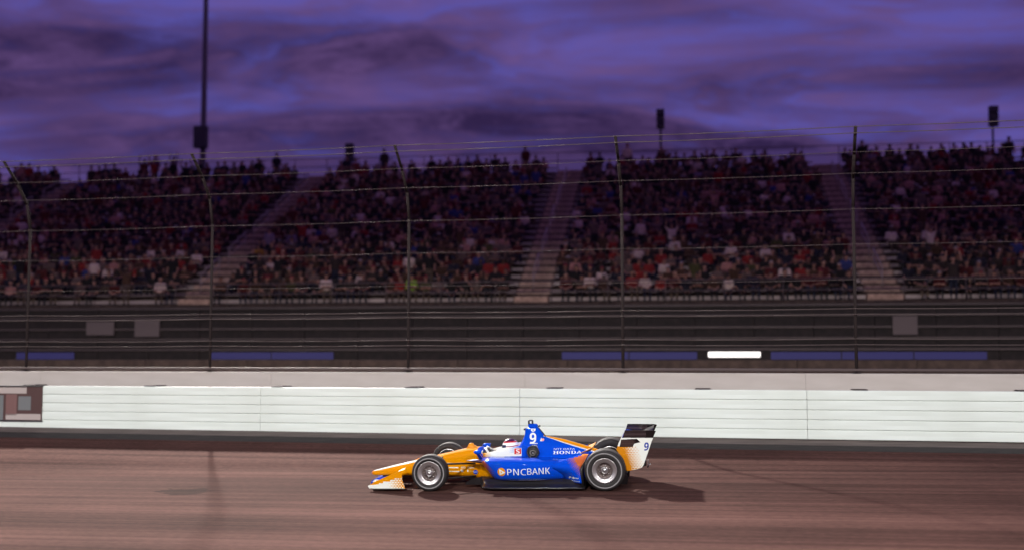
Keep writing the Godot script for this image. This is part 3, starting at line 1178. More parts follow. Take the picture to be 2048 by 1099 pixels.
	words(b, "ARP", "Droid Sans", 700, 2.535, 2.615, 0.200, 0.226, white, 0.2)
	words(b, "Firestone", "Droid Sans", 700, 2.435, 2.635, 0.150, 0.174, white)
	# rear wing end plate
	area(b, [Vector2(3.1, 0.2), Vector2(4.1, 0.2), Vector2(4.1, 1.05), Vector2(3.1, 1.05)], white)
	area(b, [Vector2(3.1, 0.2), Vector2(3.54, 0.2), Vector2(3.50, 0.36), Vector2(3.43, 0.56), Vector2(3.33, 0.70), Vector2(3.1, 0.76)], orange)
	halftone(b, [Vector2(3.24, 0.70), Vector2(3.62, 0.70), Vector2(3.76, 0.28), Vector2(3.44, 0.26)], Vector2(3.38, 0.42), Vector2(3.78, 0.52), Color8(206, 128, 20), 0.05)
	area(b, [Vector2(3.2, 0.862), Vector2(4.1, 0.852), Vector2(4.1, 1.05), Vector2(3.2, 1.05)], black)
	area(b, [Vector2(3.345, 0.828), Vector2(3.62, 0.838), Vector2(3.68, 0.78), Vector2(3.57, 0.755), Vector2(3.545, 0.70), Vector2(3.315, 0.70)], black)
	for i in 7:
		var y := 0.878 + 0.0155 * i
		area(b, [Vector2(3.38, y), Vector2(3.78, y), Vector2(3.78, y + 0.004), Vector2(3.38, y + 0.004)], Color8(104, 84, 86))
	for i in 6:
		var y := 0.716 + 0.018 * i
		area(b, [Vector2(3.335, y), Vector2(3.55 + (0.06 if i > 1 else 0.0), y), Vector2(3.55, y + 0.005), Vector2(3.335, y + 0.005)], Color8(112, 84, 80))
	words(b, "9", "Droid Sans", 700, 3.735, 3.815, 0.635, 0.775, Color8(30, 50, 150), 0.1)
	# front wing end plate: white foot, dashes into orange
	area(b, [Vector2(-1.4, 0.0), Vector2(-0.3, 0.0), Vector2(-0.3, 0.5), Vector2(-1.4, 0.5)], orange)
	area(b, [Vector2(-1.4, 0.0), Vector2(-0.90, 0.0), Vector2(-0.90, 0.130), Vector2(-1.02, 0.112), Vector2(-1.4, 0.12)], white)
	halftone(b, [Vector2(-0.92, 0.03), Vector2(-0.44, 0.03), Vector2(-0.48, 0.26), Vector2(-0.66, 0.205), Vector2(-0.92, 0.14)], Vector2(-0.86, 0.08), Vector2(-0.24, 0.12), white, 0.05)
	area(b, [Vector2(-1.4, 0.0), Vector2(-0.3, 0.0), Vector2(-0.3, 0.054), Vector2(-1.4, 0.054)], white)
	return [a, b, deep]


func paint(called: String, im: Image) -> StandardMaterial3D:
	var m := mat(called, Color(1, 1, 1), 0.6, 0.0, 0.75)
	m.albedo_texture = ImageTexture.create_from_image(im)
	m.texture_repeat = false
	m.metallic_specular = 0.08
	return m


func make_wheel(car: Node3D, x: float, R: float, outer: float, width: float, side: float, rear: bool) -> void:
	var w := Node3D.new()
	w.name = "wheel"
	car.add_child(w, true)
	w.position = Vector3(x, R, 0)
	if side < 0.0: w.rotation.y = PI
	var zo := outer
	var zi := outer - width
	var rim := 0.212 if rear else 0.206
	var tyre := lathe(PackedVector2Array([Vector2(rim, zo - 0.035), Vector2(rim + 0.012, zo - 0.012), Vector2(rim + 0.035, zo - 0.002), Vector2(R - 0.075, zo), Vector2(R - 0.045, zo - 0.004), Vector2(R - 0.022, zo - 0.016), Vector2(R - 0.006, zo - 0.034), Vector2(R, zo - 0.06), Vector2(R + 0.001, (zo + zi) / 2), Vector2(R, zi + 0.06), Vector2(R - 0.006, zi + 0.034), Vector2(R - 0.022, zi + 0.016), Vector2(R - 0.045, zi + 0.004), Vector2(R - 0.075, zi), Vector2(rim + 0.03, zi + 0.002), Vector2(rim, zi + 0.03)]), 64)
	put(w, "tyre", tyre, M.rubber)
	var s0 := R - 0.068
	put(w, "sidewall_stripe", lathe(PackedVector2Array([Vector2(s0, zo + 0.0006), Vector2(s0 + 0.020, zo + 0.0004), Vector2(s0 + 0.020, zo - 0.003), Vector2(s0, zo - 0.003)]), 64), M.stripe)
	# rim: bright lip, dished darker disc, hub
	var d := 0.05 if rear else 0.03
	put(w, "rim", lathe(PackedVector2Array([Vector2(rim + 0.004, zo - 0.012), Vector2(rim - 0.006, zo - 0.008), Vector2(rim - 0.02, zo - 0.016), Vector2(rim - 0.045, zo - 0.024), Vector2(rim - 0.068, zo - 0.030), Vector2(rim - 0.075, zo - 0.042), Vector2(rim - 0.075, zi + 0.05), Vector2(rim, zi + 0.02), Vector2(rim + 0.004, zi + 0.03)]), 64), M.rim)
	put(w, "wheel_disc", lathe(PackedVector2Array([Vector2(rim - 0.074, zo - 0.034 - d * 0.2), Vector2(rim - 0.09, zo - 0.04 - d), Vector2(0.075, zo - 0.032 - d), Vector2(0.068, zo - 0.02 - d), Vector2(0.0, zo - 0.02 - d), Vector2(0.0, zo - 0.09 - d), Vector2(rim - 0.074, zo - 0.09 - d)]), 64), M.wheel_disc)
	var hub := put(w, "hub", lathe(PackedVector2Array([Vector2(0.062, zo - 0.025 - d), Vector2(0.060, zo - 0.012 - d), Vector2(0.046, zo - 0.008 - d), Vector2(0.043, zo - 0.016 - d), Vector2(0.032, zo - 0.016 - d), Vector2(0.029, zo + 0.008 - d), Vector2(0.016, zo + 0.016 - d), Vector2(0.0, zo + 0.018 - d), Vector2(0.0, zo - 0.03 - d)]), 32), M.hub)
	hub.name = "hub"
	put(w, "brake_drum", lathe(PackedVector2Array([Vector2(0.0, zi + 0.012), Vector2(rim - 0.004, zi + 0.012), Vector2(rim - 0.03, zi + 0.09), Vector2(0.0, zi + 0.09)]), 40), M.carbon_matt)
	# drive pegs and the slots between spokes
	var peg := tube_mesh(Vector3(0, 0, -0.012), Vector3(0, 0, 0.012), 0.011, 0.008, 10)
	for i in 6:
		var t := TAU * i / 6 + 0.3
		put(w, "drive_peg", peg, M.hub, at(cos(t) * 0.088, sin(t) * 0.088, zo - 0.028 - d))
	var spoke := bar_mesh(0.05, 0.016, 0.014, 0.003)
	for i in 10:
		var t := TAU * i / 10
		put(w, "spoke", spoke, M.wheel_disc, Transform3D(Basis(Vector3.BACK, t), Vector3(cos(t) * 0.113, sin(t) * 0.113, zo - 0.034 - d)))


func wing(chord: Array, stations: Array) -> ArrayMesh:
	# stations: [z, x leading, y leading, x trailing, y trailing, thickness]
	var st := stn()
	var rings := []
	for s: Array in stations:
		var le := Vector3(s[1], s[2], s[0])
		var te := Vector3(s[3], s[4], s[0])
		var d := te - le
		var nrm := Vector3(-d.y, d.x, 0).normalized()
		var r := PackedVector3Array()
		for c: Vector2 in chord:
			r.append(le + d * c.x + nrm * c.y * s[5])
		rings.append(r)
	loft(st, rings)
	return done(st)


func mirror_z(r: Array) -> Array:
	var out := []
	for ring: PackedVector3Array in r:
		var n := PackedVector3Array()
		for p in ring: n.append(Vector3(p.x, p.y, -p.z))
		out.append(n)
	return out


func both(car: Node3D, called: String, rings: Array, m: Material, closed := true, cap0 := true, cap1 := true, smooth := true) -> void:
	for s in 2:
		var st := stn(not smooth)
		loft(st, rings if s == 0 else mirror_z(rings), closed, cap0, cap1)
		put(car, called, done(st), m)


func build_car() -> void:
	var L := livery()
	var paint_a := paint("paint_body", L[0])
	var paint_b := paint("paint_pod", L[1])
	mat("rubber", lin(0.018, 0.014, 0.014), 0.75)
	mat("stripe", lin(0.26, 0.24, 0.245), 0.7)
	mat("rim", lin(0.50, 0.46, 0.46), 0.36, 0.8)
	mat("wheel_disc", lin(0.13, 0.095, 0.09), 0.5, 0.4)
	mat("hub", lin(0.55, 0.52, 0.52), 0.28, 0.9)
	mat("carbon", lin(0.012, 0.010, 0.011), 0.30, 0.0, 0.4)
	mat("carbon_matt", lin(0.016, 0.013, 0.013), 0.6)
	mat("blue_paint", Color8(0, 70, 200), 0.5, 0.0, 0.6)
	M.blue_paint.metallic_specular = 0.08
	mat("orange_paint", Color8(222, 140, 0), 0.55, 0.0, 0.3)
	mat("white_paint", lin(0.80, 0.79, 0.76), 0.4, 0.0, 0.5)
	mat("mirror_glass", lin(0.85, 0.85, 0.86), 0.05, 1.0)
	mat("purple_paint", lin(0.05, 0.018, 0.05), 0.4, 0.0, 0.5)

	var car := node("racing_car", "blue and orange open-wheel racing car numbered 9 speeding along the track", "racing car")
	car.transform = Transform3D(Basis(Vector3(0.999838, 0.017999, 0), Vector3(-0.0179738, 0.9984345, 0.0529666), Vector3(0.00095335, -0.0529581, 0.9985963)), Vector3(-4.37109, 0.04727, -20.87862))

	# nose and front of the tub
	var st := stn()
	var rings := []
	for s: Array in [[-1.292, 0.02, 0.178, 0.208], [-1.275, 0.05, 0.163, 0.224], [-1.23, 0.078, 0.154, 0.243], [-1.15, 0.10, 0.148, 0.262], [-0.9, 0.118, 0.145, 0.322], [-0.6, 0.138, 0.145, 0.388], [-0.39, 0.152, 0.148, 0.434]]:
		rings.append(sup(s[0], s[1], s[2], s[3], 0.55, 24))
	loft(st, rings)
	put(car, "nose_cone", done(st), paint_a)
	st = stn()
	rings = []
	for s: Array in [[-0.386, 0.152, 0.148, 0.436, 0.55], [-0.2, 0.170, 0.148, 0.480, 0.5], [0.0, 0.190, 0.146, 0.524, 0.48], [0.3, 0.222, 0.140, 0.590, 0.45], [0.52, 0.245, 0.128, 0.634, 0.42], [0.68, 0.265, 0.110, 0.650, 0.40], [0.80, 0.282, 0.09, 0.645, 0.38]]:
		rings.append(sup(s[0], s[1], s[2], s[3], s[4], 28))
	loft(st, rings)
	put(car, "tub_front", done(st), paint_a)
	# cockpit: a trough with raised sides
	st = stn()
	rings = []
	for s: Array in [[0.78, 0.295, 0.575], [0.84, 0.300, 0.568], [1.0, 0.318, 0.600], [1.22, 0.335, 0.650], [1.42, 0.345, 0.692], [1.56, 0.340, 0.715], [1.66, 0.33, 0.71]]:
		var x: float = s[0]
		var w: float = s[1]
		var t: float = s[2]
		var half := [[w * 0.80, 0.09], [w * 0.98, 0.16], [w, 0.34], [w, 0.50], [w - 0.004, t - 0.05], [w - 0.018, t - 0.012], [w - 0.035, t], [w - 0.052, t - 0.012], [w - 0.06, t - 0.06], [w - 0.075, 0.30]]
		var r := PackedVector3Array()
		for p: Array in half: r.append(Vector3(x, p[1], p[0]))
		half.reverse()
		for p: Array in half: r.append(Vector3(x, p[1], -p[0]))
		rings.append(r)
	loft(st, rings)
	put(car, "cockpit_sides", done(st), paint_a)
	# dark lining, head rest and wheel inside the cockpit
	put(car, "cockpit_lining", plate(PackedVector2Array([Vector2(0.80, 0.40), Vector2(0.80, 0.565), Vector2(1.0, 0.56), Vector2(1.0, 0.40)]), -0.22, 0.22), M.carbon_matt)
	both(car, "head_rest", [PackedVector3Array([v3(1.02, 0.58, 0.20), v3(1.02, 0.58, 0.26), v3(1.02, 0.50, 0.26), v3(1.02, 0.50, 0.20)]), PackedVector3Array([v3(1.14, 0.645, 0.19), v3(1.14, 0.645, 0.265), v3(1.14, 0.52, 0.265), v3(1.14, 0.52, 0.19)]), PackedVector3Array([v3(1.55, 0.70, 0.17), v3(1.55, 0.70, 0.275), v3(1.55, 0.52, 0.275), v3(1.55, 0.52, 0.17)])], M.white_paint)
	# deflector fin ahead of the cockpit
	st = stn()
	loft(st, [PackedVector3Array([v3(0.50, 0.625, -0.05), v3(0.50, 0.625, 0.05), v3(0.72, 0.635, 0.06), v3(0.72, 0.635, -0.06)]), PackedVector3Array([v3(0.535, 0.690, -0.022), v3(0.535, 0.690, 0.022), v3(0.635, 0.695, 0.028), v3(0.635, 0.695, -0.028)]), PackedVector3Array([v3(0.550, 0.722, -0.018), v3(0.550, 0.722, 0.018), v3(0.618, 0.724, 0.022), v3(0.618, 0.724, -0.022)])])
	put(car, "deflector_fin", done(st), M.orange_paint)

	# engine cover with the air intake
	st = stn()
	rings = []
	# x, top y, top half width, shoulder drop, shoulder half width, base half width, base y
	for s: Array in [[1.50, 0.715, 0.10, 0.04, 0.20, 0.33, 0.48], [1.535, 0.76, 0.12, 0.05, 0.215, 0.345, 0.48], [1.585, 0.87, 0.095, 0.13, 0.205, 0.355, 0.48], [1.605, 0.985, 0.080, 0.22, 0.19, 0.36, 0.48], [1.70, 1.000, 0.084, 0.25, 0.20, 0.37, 0.48], [1.83, 1.000, 0.080, 0.26, 0.215, 0.375, 0.48], [1.885, 0.935, 0.068, 0.18, 0.215, 0.375, 0.48], [1.96, 0.845, 0.058, 0.10, 0.205, 0.37, 0.475], [2.12, 0.815, 0.055, 0.095, 0.195, 0.36, 0.47], [2.30, 0.780, 0.052, 0.095, 0.19, 0.34, 0.46], [2.60, 0.690, 0.050, 0.075, 0.17, 0.28, 0.44], [2.85, 0.612, 0.048, 0.055, 0.145, 0.20, 0.40], [3.00, 0.565, 0.04, 0.045, 0.11, 0.14, 0.36]]:
		var x: float = s[0]
		var yt: float = s[1]
		var ys: float = yt - s[3]
		var half := [[s[2] * 0.55, yt], [s[2] * 0.92, yt - 0.008], [s[2] + 0.006, yt - 0.022], [lerpf(s[2], s[4], 0.55), lerpf(yt, ys, 0.62)], [s[4] - 0.01, ys + 0.012], [s[4], ys - 0.015], [lerpf(s[4], s[5], 0.30), lerpf(ys, s[6], 0.45)], [lerpf(s[4], s[5], 0.62), lerpf(ys, s[6], 0.75)], [s[5], s[6]], [s[5] * 0.9, 0.22]]
		var r := PackedVector3Array()
		for p: Array in half: r.append(Vector3(x, p[1], p[0]))
		half.reverse()
		for p: Array in half: r.append(Vector3(x, p[1], -p[0]))
		rings.append(r)
	loft(st, rings)
	put(car, "engine_cover", done(st), paint_a)
	# trailing edge of the roll hoop and intake mouth
	put(car, "intake_edge", tube_mesh(v3(1.845, 0.992, 0.055), v3(1.965, 0.842, 0.06), 0.008), M.carbon_matt)
	var mouth := put(car, "intake_mouth", lathe(PackedVector2Array([Vector2(0.0, 0.0), Vector2(0.062, 0.0), Vector2(0.070, 0.006), Vector2(0.062, 0.012), Vector2(0.0, 0.012)]), 24), M.carbon_matt)
	mouth.transform = Transform3D(Basis(Vector3.UP, PI / 2), Vector3(1.592, 0.925, 0))
	# camera pod on top
	st = stn(true)
	loft(st, [sup(1.652, 0.045, 0.995, 1.066, 0.4, 12), sup(1.70, 0.055, 0.99, 1.072, 0.4, 12), sup(1.80, 0.05, 0.985, 1.062, 0.4, 12), sup(1.822, 0.03, 0.985, 1.04, 0.4, 12)])
	put(car, "camera_pod", done(st), M.blue_paint)
	st = stn(true)
	loft(st, [sup(1.646, 0.038, 1.02, 1.125, 0.45, 14), sup(1.668, 0.045, 1.03, 1.138, 0.45, 14), sup(1.722, 0.045, 1.05, 1.138, 0.45, 14), sup(1.738, 0.036, 1.06, 1.122, 0.45, 14)])
	var cam_head := put(car, "camera_head", done(st), M.carbon)
	put(cam_head, "camera_mark", box_mesh(0.03, 0.04, 0.004), M.white_paint, at(1.698, 1.095, 0.046))
	put(car, "antenna_stub", tube_mesh(v3(1.565, 0.968, 0.03), v3(1.61, 0.968, 0.03), 0.018), M.carbon_matt)
	put(car, "antenna_stub", tube_mesh(v3(1.825, 1.02, 0.02), v3(1.87, 1.028, 0.02), 0.014), M.carbon_matt)

	# fuel filler on the side of the engine cover
	var ff := Node3D.new()
	ff.name = "fuel_filler"
	car.add_child(ff, true)
	ff.position = Vector3(1.765, 0.60, 0.335)
	ff.rotation.x = -0.16
	put(ff, "outer_ring", lathe(PackedVector2Array([Vector2(0.088, 0.0), Vector2(0.112, 0.0), Vector2(0.115, 0.03), Vector2(0.105, 0.042), Vector2(0.09, 0.036)]), 40), M.carbon)
	put(ff, "dish", lathe(PackedVector2Array([Vector2(0.0, 0.0), Vector2(0.092, 0.0), Vector2(0.092, 0.024), Vector2(0.055, 0.012), Vector2(0.0, 0.012)]), 40), M.carbon_matt)
	put(ff, "nozzle_ring", lathe(PackedVector2Array([Vector2(0.034, 0.01), Vector2(0.06, 0.01), Vector2(0.058, 0.05), Vector2(0.042, 0.056), Vector2(0.034, 0.05)]), 32), mat("filler_metal", lin(0.16, 0.14, 0.13), 0.35, 0.8), at(0.0, -0.02, 0))
	put(ff, "valve", lathe(PackedVector2Array([Vector2(0.0, 0.01), Vector2(0.02, 0.01), Vector2(0.016, 0.05), Vector2(0.0, 0.054)]), 20), M.hub, at(0.0, -0.02, 0))

	# side pods
	var pod := []
	var inlet := []
	var xs := [0.84, 0.90, 1.0, 1.14, 1.32, 1.6, 1.9, 2.1, 2.3, 2.5, 2.68]
	var zm := [0.58, 0.68, 0.77, 0.845, 0.89, 0.91, 0.90, 0.855, 0.775, 0.68, 0.60]
	var yt := [0.482, 0.505, 0.518, 0.523, 0.523, 0.520, 0.514, 0.505, 0.49, 0.472, 0.45]
	var ln := [0.24, 0.19, 0.13, 0.06, 0.0, 0.0, 0.0, 0.0, 0.0, 0.0, 0.0]
	for i in xs.size():
		var Z: float = zm[i]
		var T: float = yt[i]
		var sec := [[0.26, T - 0.004], [Z * 0.6, T + 0.004], [Z - 0.13, T + 0.002], [Z - 0.065, T - 0.010], [Z - 0.028, T - 0.034], [Z - 0.008, T - 0.072], [Z, T - 0.13], [Z, 0.33], [Z - 0.012, 0.27], [Z - 0.035, 0.215], [Z - 0.075, 0.172], [0.26, 0.165]]
		var r := PackedVector3Array()
		for p: Array in sec:
			r.append(Vector3(xs[i] + ln[i] * clampf((T - p[1]) / (T - 0.17), 0, 1), p[1], p[0]))
		pod.append(r)
	both(car, "side_pod", pod, paint_b, true, false, true)
	for r: PackedVector3Array in [pod[0], pod[1]]:
		var n := PackedVector3Array()
		var mid := Vector3.ZERO
		for p in r: mid += p / r.size()
		for p in r: n.append(mid + (p - mid) * 0.97 + Vector3(0.02, 0, 0))
		inlet.append(n)
	both(car, "radiator_inlet", inlet, M.carbon_matt)
	# horn at the upper front corner of each pod
	var horn := []
	for s: Array in [[0.565, 0.46, 0.40, 0.006], [0.66, 0.462, 0.43, 0.022], [0.78, 0.462, 0.47, 0.036], [0.92, 0.455, 0.52, 0.048]]:
		var r := PackedVector3Array()
		for k in 10:
			var t := TAU * k / 10
			r.append(Vector3(s[0], s[1] + sin(t) * s[3] * 0.85, s[2] + cos(t) * s[3] * 1.4))
		horn.append(r)
	both(car, "pod_horn", horn, M.purple_paint)
	# kick-out panel ahead of the rear wheel
	var kick := []
	for s: Array in [[0.128, 2.40, 0.66, 2.672, 0.93], [0.16, 2.375, 0.68, 2.668, 0.935], [0.22, 2.335, 0.71, 2.660, 0.935], [0.30, 2.26, 0.775, 2.648, 0.93], [0.37, 2.15, 0.825, 2.645, 0.92], [0.42, 2.10, 0.84, 2.665, 0.90], [0.47, 2.20, 0.79, 2.70, 0.86], [0.53, 2.40, 0.73, 2.738, 0.80], [0.605, 2.70, 0.66, 2.782, 0.70]]:
		var r := PackedVector3Array()
		for k in 7:
			var t := k / 6.0
			r.append(Vector3(lerpf(s[1], s[3], t), s[0], lerpf(s[2], s[4], t * t * (3 - 2 * t) * 0.4 + t * 0.6)))
		for k in 7:
			var t := 1.0 - k / 6.0
			r.append(Vector3(lerpf(s[1], s[3], t), s[0], lerpf(s[2], s[4], t * t * (3 - 2 * t) * 0.4 + t * 0.6) - 0.016))
		kick.append(r)
	both(car, "wheel_deflector", kick, paint_b)
	# black edge behind the kick-out panel
	both(car, "deflector_edge", [PackedVector3Array([v3(2.66, 0.06, 0.92), v3(2.71, 0.06, 0.92), v3(2.71, 0.06, 0.80), v3(2.66, 0.06, 0.80)]), PackedVector3Array([v3(2.645, 0.37, 0.925), v3(2.69, 0.37, 0.92), v3(2.69, 0.37, 0.80), v3(2.645, 0.37, 0.80)]), PackedVector3Array([v3(2.775, 0.61, 0.70), v3(2.79, 0.612, 0.70), v3(2.79, 0.60, 0.66), v3(2.775, 0.60, 0.66)])], M.carbon_matt)
	# ramp body behind the pods, blue, tucked inside the wheels
	both(car, "rear_fairing", [PackedVector3Array([v3(2.6, 0.12, 0.30), v3(2.6, 0.12, 0.62), v3(2.6, 0.44, 0.60), v3(2.6, 0.47, 0.24)]), PackedVector3Array([v3(2.85, 0.12, 0.22), v3(2.85, 0.12, 0.52), v3(2.85, 0.50, 0.50), v3(2.85, 0.54, 0.18)]), PackedVector3Array([v3(3.2, 0.2, 0.14), v3(3.2, 0.2, 0.30), v3(3.2, 0.40, 0.28), v3(3.2, 0.44, 0.12)])], M.blue_paint)
	# winglets that stand up beside the engine cover
	both(car, "rear_winglet", [PackedVector3Array([v3(2.60, 0.565, 0.22), v3(2.78, 0.60, 0.20), v3(2.78, 0.59, 0.20), v3(2.60, 0.555, 0.22)]), PackedVector3Array([v3(2.72, 0.625, 0.34), v3(2.845, 0.685, 0.34), v3(2.845, 0.675, 0.34), v3(2.72, 0.615, 0.34)])], M.orange_paint, true, true, true, false)

	# floor, black, with a rounded leading edge
	var fl := []
	for s: Array in [[0.80, 0.42, 0.045], [0.88, 0.72, 0.050], [0.97, 0.90, 0.052], [1.06, 0.945, 0.052], [1.4, 0.955, 0.05], [2.2, 0.955, 0.05], [2.6, 0.95, 0.055], [2.72, 0.94, 0.06]]:
		var Z: float = s[1]
		var r := PackedVector3Array()
		for p: Array in [[0.0, 0.17], [Z * 0.82, 0.176], [Z * 0.84, 0.12], [Z * 0.90, 0.082], [Z - 0.01, 0.066], [Z, 0.055], [Z - 0.01, 0.030], [0.0, 0.030]]:
			r.append(Vector3(s[0], p[1], p[0]))
		fl.append(r)
	both(car, "floor", fl, M.carbon)
	# keel and bargeboards under the tub
	st = stn()
	loft(st, [sup(0.42, 0.10, 0.10, 0.150, 0.6, 16), sup(0.60, 0.20, 0.05, 0.145, 0.5, 16), sup(0.90, 0.30, 0.035, 0.16, 0.5, 16), sup(1.1, 0.40, 0.032, 0.17, 0.5, 16)])
	put(car, "keel", done(st), M.carbon)
	for s: float in [-1.0, 1.0]:
		put(car, "bargeboard", plate(PackedVector2Array([Vector2(0.55, 0.05), Vector2(0.98, 0.05), Vector2(0.99, 0.185), Vector2(0.86, 0.19), Vector2(0.72, 0.165), Vector2(0.58, 0.10)]), s * 0.50, s * 0.512), M.carbon)

	# gearbox, crash structure and diffuser
	st = stn()
	loft(st, [sup(2.9, 0.16, 0.16, 0.50, 0.5, 18), sup(3.3, 0.12, 0.20, 0.44, 0.5, 18), sup(3.6, 0.08, 0.26, 0.42, 0.5, 18), sup(3.76, 0.06, 0.30, 0.40, 0.5, 18)])
	put(car, "gearbox_cover", done(st), M.carbon)
	put(car, "rear_light", bar_mesh(0.02, 0.09, 0.07, 0.004), mat("rear_lens", lin(0.35, 0.30, 0.30), 0.2), at(3.79, 0.36, 0.0))
	put(car, "jack_hook", tube_mesh(v3(3.77, 0.27, 0.05), v3(3.83, 0.34, 0.05), 0.012), M.hub)
	put(car, "diffuser", wing([Vector2(0, 0), Vector2(1, 0.5), Vector2(1, -0.5)], [[-0.5, 2.75, 0.05, 3.42, 0.20, 0.03], [0.5, 2.75, 0.05, 3.42, 0.20, 0.03]]), M.carbon)
	for z: float in [-0.5, -0.25, 0.25, 0.5]:
		put(car, "diffuser_fence", plate(PackedVector2Array([Vector2(2.8, 0.04), Vector2(3.43, 0.05), Vector2(3.45, 0.2), Vector2(3.38, 0.21)]), z - 0.004, z + 0.004), M.carbon)

	# rear wing
	var rw := Node3D.new()
	rw.name = "rear_wing"
	car.add_child(rw, true)
	var foil := [Vector2(0.0, 0.0), Vector2(0.03, 0.55), Vector2(0.15, 1.0), Vector2(0.5, 0.75), Vector2(1.0, 0.06), Vector2(1.0, -0.06), Vector2(0.5, 0.05), Vector2(0.12, -0.25)]
	put(rw, "main_plane", wing(foil, [[-0.495, 3.36, 0.86, 3.74, 0.80, 0.05], [0.495, 3.36, 0.86, 3.74, 0.80, 0.05]]), M.blue_paint)
	put(rw, "flap", wing(foil, [[-0.495, 3.66, 0.83, 3.90, 0.97, 0.03], [0.495, 3.66, 0.83, 3.90, 0.97, 0.03]]), M.carbon)
	var ep := PackedVector2Array([Vector2(3.416, 0.992), Vector2(3.90, 0.985), Vector2(3.953, 0.972), Vector2(3.90, 0.853), Vector2(3.86, 0.75), Vector2(3.725, 0.385), Vector2(3.693, 0.340), Vector2(3.62, 0.312), Vector2(3.438, 0.279), Vector2(3.418, 0.30), Vector2(3.378, 0.43), Vector2(3.335, 0.53), Vector2(3.258, 0.654), Vector2(3.30, 0.77), Vector2(3.345, 0.858), Vector2(3.37, 0.862)])
	for s: float in [-1.0, 1.0]:
		put(rw, "end_plate", plate(ep, s * 0.495, s * 0.509), paint_b)
	for z: float in [-0.07, 0.07]:
		put(rw, "pylon", plate(PackedVector2Array([Vector2(3.28, 0.42), Vector2(3.52, 0.40), Vector2(3.62, 0.83), Vector2(3.46, 0.85)]), z - 0.006, z + 0.006), M.carbon)

	# front wing
	var fwg := Node3D.new()
	fwg.name = "front_wing"
	car.add_child(fwg, true)
	put(fwg, "main_plane", wing(foil, [[-0.88, -1.06, 0.075, -0.66, 0.10, 0.03], [-0.30, -1.20, 0.055, -0.86, 0.085, 0.03], [0.30, -1.20, 0.055, -0.86, 0.085, 0.03], [0.88, -1.06, 0.075, -0.66, 0.10, 0.03]]), M.carbon)
	put(fwg, "center_section", wing(foil, [[-0.30, -1.235, 0.035, -0.98, 0.135, 0.045], [0.30, -1.235, 0.035, -0.98, 0.135, 0.045]]), M.blue_paint)
	put(fwg, "center_mark", plate(PackedVector2Array([Vector2(-1.205, 0.068), Vector2(-1.17, 0.108), Vector2(-1.10, 0.116), Vector2(-1.06, 0.098), Vector2(-1.12, 0.096), Vector2(-1.15, 0.085), Vector2(-1.165, 0.066)]), 0.298, 0.304), M.white_paint)
	for s: float in [-1.0, 1.0]:
		put(fwg, "flap", wing(foil, [[s * 0.26, -0.93, 0.13, -0.66, 0.24, 0.02], [s * 0.88, -0.86, 0.15, -0.52, 0.30, 0.02]]), M.orange_paint)
		put(fwg, "upper_flap", wing(foil, [[s * 0.30, -0.72, 0.25, -0.58, 0.33, 0.015], [s * 0.88, -0.60, 0.28, -0.46, 0.365, 0.015]]), M.orange_paint)
		put(fwg, "end_plate", plate(PackedVector2Array([Vector2(-1.128, 0.094), Vector2(-1.105, 0.052), Vector2(-0.455, 0.050), Vector2(-0.478, 0.12), Vector2(-0.505, 0.20), Vector2(-0.503, 0.30), Vector2(-0.438, 0.362), Vector2(-0.455, 0.380), Vector2(-0.60, 0.335), Vector2(-1.015, 0.162), Vector2(-1.06, 0.128)]), s * 0.885, s * 0.90), paint_b)
		put(fwg, "footplate", bar_mesh(0.60, 0.014, 0.08, 0.004), M.carbon, at(-0.74, 0.045, s * 0.92))
		put(fwg, "pylon", plate(PackedVector2Array([Vector2(-1.12, 0.08), Vector2(-0.86, 0.08), Vector2(-0.80, 0.165), Vector2(-1.05, 0.165)]), s * 0.07, s * 0.078), M.carbon)

	# mirrors
	for s: float in [-1.0, 1.0]:
		var mi := Node3D.new()
		mi.name = "mirror"
		car.add_child(mi, true)
		st = stn()
		var mr := []
		for k: Array in [[0.715, 0.012, 0.018], [0.745, 0.034, 0.055], [0.80, 0.040, 0.075], [0.862, 0.036, 0.078]]:
			var r := PackedVector3Array()
			for i in 14:
				var t := TAU * i / 14
				r.append(Vector3(k[0], 0.622 + signf(sin(t)) * pow(absf(sin(t)), 0.7) * k[1], s * (0.475 + signf(cos(t)) * pow(absf(cos(t)), 0.7) * k[2])))
			mr.append(r)
		loft(st, mr)
		put(mi, "housing", done(st), M.blue_paint)
		put(mi, "glass", plate(PackedVector2Array([Vector2(0.862, 0.596), Vector2(0.868, 0.596), Vector2(0.868, 0.648), Vector2(0.862, 0.648)]), s * 0.415, s * 0.535), M.mirror_glass)
		st = stn(true)
		loft(st, [PackedVector3Array([v3(0.745, 0.60, s * 0.46), v3(0.80, 0.60, s * 0.46), v3(0.80, 0.60, s * 0.445), v3(0.745, 0.60, s * 0.445)]), PackedVector3Array([v3(0.80, 0.47, s * 0.36), v3(0.87, 0.47, s * 0.36), v3(0.87, 0.46, s * 0.30), v3(0.80, 0.46, s * 0.30)])])
		put(mi, "stalk", done(st), M.blue_paint)
	# white steering column pieces seen above the cockpit edge
	put(car, "steering_wheel", plate(PackedVector2Array([Vector2(0.905, 0.50), Vector2(0.93, 0.50), Vector2(0.90, 0.635), Vector2(0.872, 0.635)]), -0.13, 0.13), M.carbon_matt)
	put(car, "dash_hoop", tube_mesh(v3(0.86, 0.645, 0.10), v3(0.95, 0.565, 0.245), 0.02), M.white_paint)
	put(car, "dash_hoop", tube_mesh(v3(0.86, 0.645, -0.10), v3(0.95, 0.565, -0.245), 0.02), M.white_paint)

